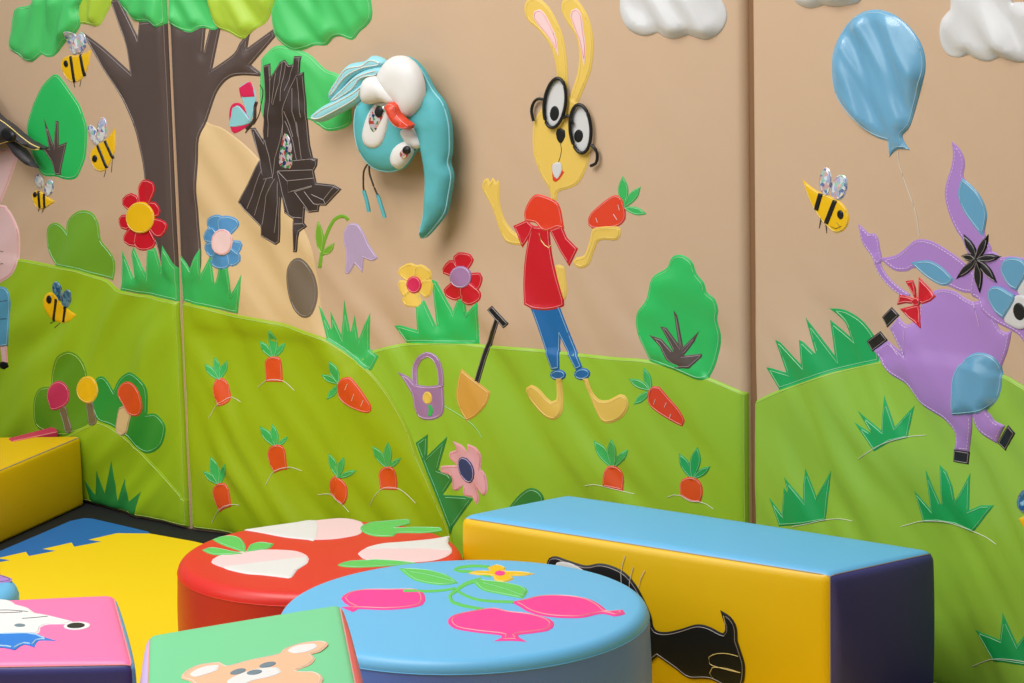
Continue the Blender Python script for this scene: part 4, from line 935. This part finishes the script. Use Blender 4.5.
applique(S, 'blossom_center', z(c4, *ell(430,92,28,13)), MAGV, fl, 4.6, t=.001, r=.003)
root, tc, S, R = pouf((-60,588), .16, (18,588), TH, BLUEV, BLUEV, 'small blue round pouf behind the pink block, cut off at the left edge', seam=BLUEV)
applique(S, 'purple_patch', [(-130,585),(-100,574),(-60,570),(-20,571),(5,576),(12,581),(-20,585),(-60,589)], PURP, root, 1, t=.0015, r=.004, stitch=T_BLK)

# the long bench
hb = .25
top = [atz(568,493.5,hb), atz(938,550,hb), atz(830.5,573.5,hb), atz(458,515,hb)]
root = empty('foam_bench', base_of(top, TH), 'long soft bench with light blue top and yellow front, right of the blue pouf', 'bench')
bp = block(root, top, hb, TH, {'top_cover': (BLUEV, ['top']), 'side_cover': (YELV, ['front', 'back', 'left', 'bottom']), 'end_cover': (DPURP, ['right'])}, r=.016, bulge=(.012,.010,.003), pipes=['tf', 'tr', 'fr'], pmat=T_GREY)
fl_, fr_ = Vector((top[3].x, top[3].y, 0)), Vector((top[2].x, top[2].y, 0))
U = (fr_-fl_); Wb = U.length; U /= Wb; N = U.cross(Vector((0,0,1)))
S = Surf(fl_+Vector((0,0,0)), U, Vector((0,0,1)), N, lambda u, v: .010*max(0, 1-(2*u/Wb-1)**2)**.6*max(0, 1-(2*(v-TH)/(hb-TH)-1)**2)**.6+.0004, None, None)
c6 = (600,556)
dog = applique(S, 'black_animal_patch', [(546,566),(549,558),(556,556.5),(565,559.5),(585,565.5),(599.5,563.5),(614,567),(627,575),(638.5,590),(650,614),(653,627),(658,631.5),(668,632),(681,629),(696,624.6),(708,626.5),(723,633.5),(725,627,1),(720,610.5,1),(730,617),(736,627),(737,641,1),(741,653),(744.5,666),(743,683),(735,692),(711,680),(689,678.5),(674,668),(657.6,656.4,1),(650,664),(640,690),(600,650),(560,600),(546,575)], BLACK, root, 1, t=.003, r=.008, stitch=T_GREY, so=.0035)
applique(S, 'eye_patch', z(c5,(75,148),(90,122),(135,118),(200,142),(255,188),(200,220),(100,200)), OFFW, dog, 4, t=.001, r=.004)
thread(S, [z(c6,(742,540),(690,526),(630,525),(585,545),(590,580),(640,600),(755,628)), z(c6,(755,628),(680,605),(605,600),(590,630),(612,665)), z(c6,(668,398),(675,360),(668,320))], T_YEL, dog, name='paw_stitching', layer=2, h=.0035)
thread(S, [z(c5,(457,85),(437,155),(440,238)), z(c5,(500,145),(485,200),(480,270)), z(c5,(562,165),(540,210),(530,255))], T_PALE, dog, name='whisker', layer=2, h=.0035)

# near blocks
hg = .34
top = [atz(147,635,hg), atz(342,602.5,hg), atz(369,735,hg), atz(143,735,hg)]
root = empty('foam_block', base_of(top, TH), 'mint green topped foam block with a peach bear, in front of the blue pouf', 'foam block')
block(root, top, hg, TH, {'top_cover': (GREENV, ['top']), 'left_cover': (LILV, ['left', 'front', 'bottom']), 'right_cover': (REDSIDE, ['right', 'back'])}, r=.012, bulge=(.022,.008,.004), pipes=['tr', 'tl'], pmat=T_PNK)
S = Surf(Vector((0,0,hg)), Vector((1,0,0)), Vector((0,1,0)), Vector((0,0,1)), lambda u, v: .0035)
zd = lambda *p: Z(170, 625, p, 5.12)
bear = applique(S, 'bear_patch', zd((58,272),(75,240),(130,208),(200,195),(260,192),(292,208),(400,180),(550,148),(590,118),(680,90),(780,82),(810,98),(770,135),(725,150),(742,172),(720,202),(650,235),(740,240),(780,265),(775,300),(700,420),(180,420),(120,300)), BEAR, root, .6, t=.0015, r=.004, stitch=T_PALE, so=.003)
applique(S, 'inner_ear', zd((102,252),(140,225),(200,208),(252,206),(245,228),(190,250),(130,265)), OFFW, bear, 2.2, t=.001, r=.003)
applique(S, 'inner_ear', zd((603,132),(650,106),(740,96),(757,110),(705,136),(640,145)), OFFW, bear, 2.2, t=.001, r=.003)
applique(S, 'muzzle', zd((290,290),(340,258),(420,230),(500,218),(555,220),(570,240),(520,262),(420,285),(360,310),(310,310)), OFFW, bear, 2.2, t=.001, r=.003)
for e in ((348,238,42,13,-14), (500,203,44,13,-12), (432,243,40,12,-8)):
    applique(S, 'eye' if e[0] != 432 else 'nose', zd(*ell(*e)), GREYV, bear, 3.6, t=.001, r=.002)
hp = .30
top = [atz(-60,602.5,hp), atz(116,593.5,hp), atz(135,662.5,hp), atz(-60,666,hp)]
root = empty('foam_block', base_of(top, TH), 'pink topped foam block with a white animal, at the lower left corner', 'foam block')
block(root, top, hp, TH, {'top_cover': (PINKV, ['top']), 'front_cover': (DPURP, ['front', 'bottom']), 'right_cover': (BLUEV, ['right', 'back', 'left'])}, r=.014, bulge=(.009,.006,.004), pipes=['tr', 'tf'], pmat=T_PNK)
S = Surf(Vector((0,0,hp)), Vector((1,0,0)), Vector((0,1,0)), Vector((0,0,1)), lambda u, v: .0035)
ze = lambda *p: Z(0, 590, p, 6.827)
bd = applique(S, 'white_animal_patch', ze((-200,68,1),(20,66),(85,82),(105,98),(190,122),(235,155),(330,173),(440,200),(495,215),(440,232),(330,236),(280,255),(270,290),(150,305),(-200,310,1)), OFFW, root, .6, t=.0015, r=.004, stitch=T_PALE, so=.003)
applique(S, 'nose', ze(*ell(525,243,92,28,-3)), OFFW, bd, 2, t=.001, r=.003)
applique(S, 'nose_tip', ze(*ell(518,242,62,18,-3)), BLACK, bd, 3, t=.0015, r=.003)
applique(S, 'eye', ze(*ell(135,240,38,11)), GREYV, bd, 2.4, t=.001, r=.003)
applique(S, 'scarf', ze((-200,300,1),(0,298),(230,295),(300,318),(385,345,1),(262,345),(235,388,1),(165,370),(100,405,1),(0,388),(-200,400,1)), SCARF, root, 2.2, t=.0015, r=.004, stitch=T_BLU, so=.004, srad=.0012)
thread(S, [ze((-60,140),(60,138),(190,148)), ze((-60,158),(80,155),(150,150)), ze((150,195),(230,190),(325,180))], T_BLK, bd, name='cheek_stitching', layer=3)

# blocks in the far corner
hy = .136
C0 = atz(83,434.5,hy)+Vector((-.002,-.012,0)); Cf = atz(-60,495,hy); Cb = atz(-60,437.5,hy)
top = [Cb, C0, Cf, Cf+(Cb-C0)*.9]
root = empty('foam_block', base_of(top, 0), 'long yellow foam block in the far left corner against the panel', 'foam block')
block(root, top, hy, 0, {'body_cover': (YELV, ['top', 'front', 'back', 'left', 'right', 'bottom'])}, r=.008, bulge=(.004,.003,.001), pipes=['tr', 'tb'], pmat=T_GREY)
hr = .1385
top = [atz(8,438,hr), atz(56,425.5,hr), atz(58,431.5,hr), atz(12,441,hr)]
root = empty('foam_block', base_of(top, 0), 'crimson foam block squeezed between yellow block and panel', 'foam block')
block(root, top, hr, 0, {'body_cover': (vinyl('crimson vinyl', (206,40,90), rough=.45), ['top', 'front', 'back', 'left', 'right', 'bottom'])}, r=.004, bulge=(.0,.0,.0), pipes=['tf'], pmat=T_PNK)

# ------------------------------------------------------------------ light
def area_light(name, loc, target, size, power, col=(1,1,1), sy=None):
    l = bpy.data.lights.new(name, 'AREA'); l.energy = power; l.color = col; l.shape = 'RECTANGLE'; l.size = size; l.size_y = sy or size
    o = bpy.data.objects.new(name, l); COL.objects.link(o); o.location = loc
    o.rotation_euler = (Vector(target)-Vector(loc)).to_track_quat('-Z', 'Y').to_euler()
area_light('window_light', (-2.9, 3.6, 1.9), (0, 4.9, .6), 1.8, 22, (.98,.99,1), 1.5)
area_light('ceiling_light', (-1.05, 4.05, 2.6), (-.25, 4.8, 0), 1.8, 61, (1,.985,.96), 1.2)
w = bpy.data.worlds.new('world'); SC.world = w; w.use_nodes = True
nt = w.node_tree; bg = nt.nodes['Background']
tc = nt.nodes.new('ShaderNodeTexCoord'); sp = nt.nodes.new('ShaderNodeSeparateXYZ'); rp = nt.nodes.new('ShaderNodeValToRGB')
nt.links.new(tc.outputs['Generated'], sp.inputs[0]); nt.links.new(sp.outputs['Z'], rp.inputs['Fac']); nt.links.new(rp.outputs['Color'], bg.inputs['Color'])
rp.color_ramp.elements[0].position = 0; rp.color_ramp.elements[0].color = (.16,.17,.18,1)
rp.color_ramp.elements[1].position = .75; rp.color_ramp.elements[1].color = (.62,.64,.66,1)
bg.inputs['Strength'].default_value = .68
vs_ = SC.view_settings; vs_.view_transform = 'Standard'; vs_.look = 'None'; vs_.gamma = 1; vs_.use_curve_mapping = False
vs_.exposure = 0.0
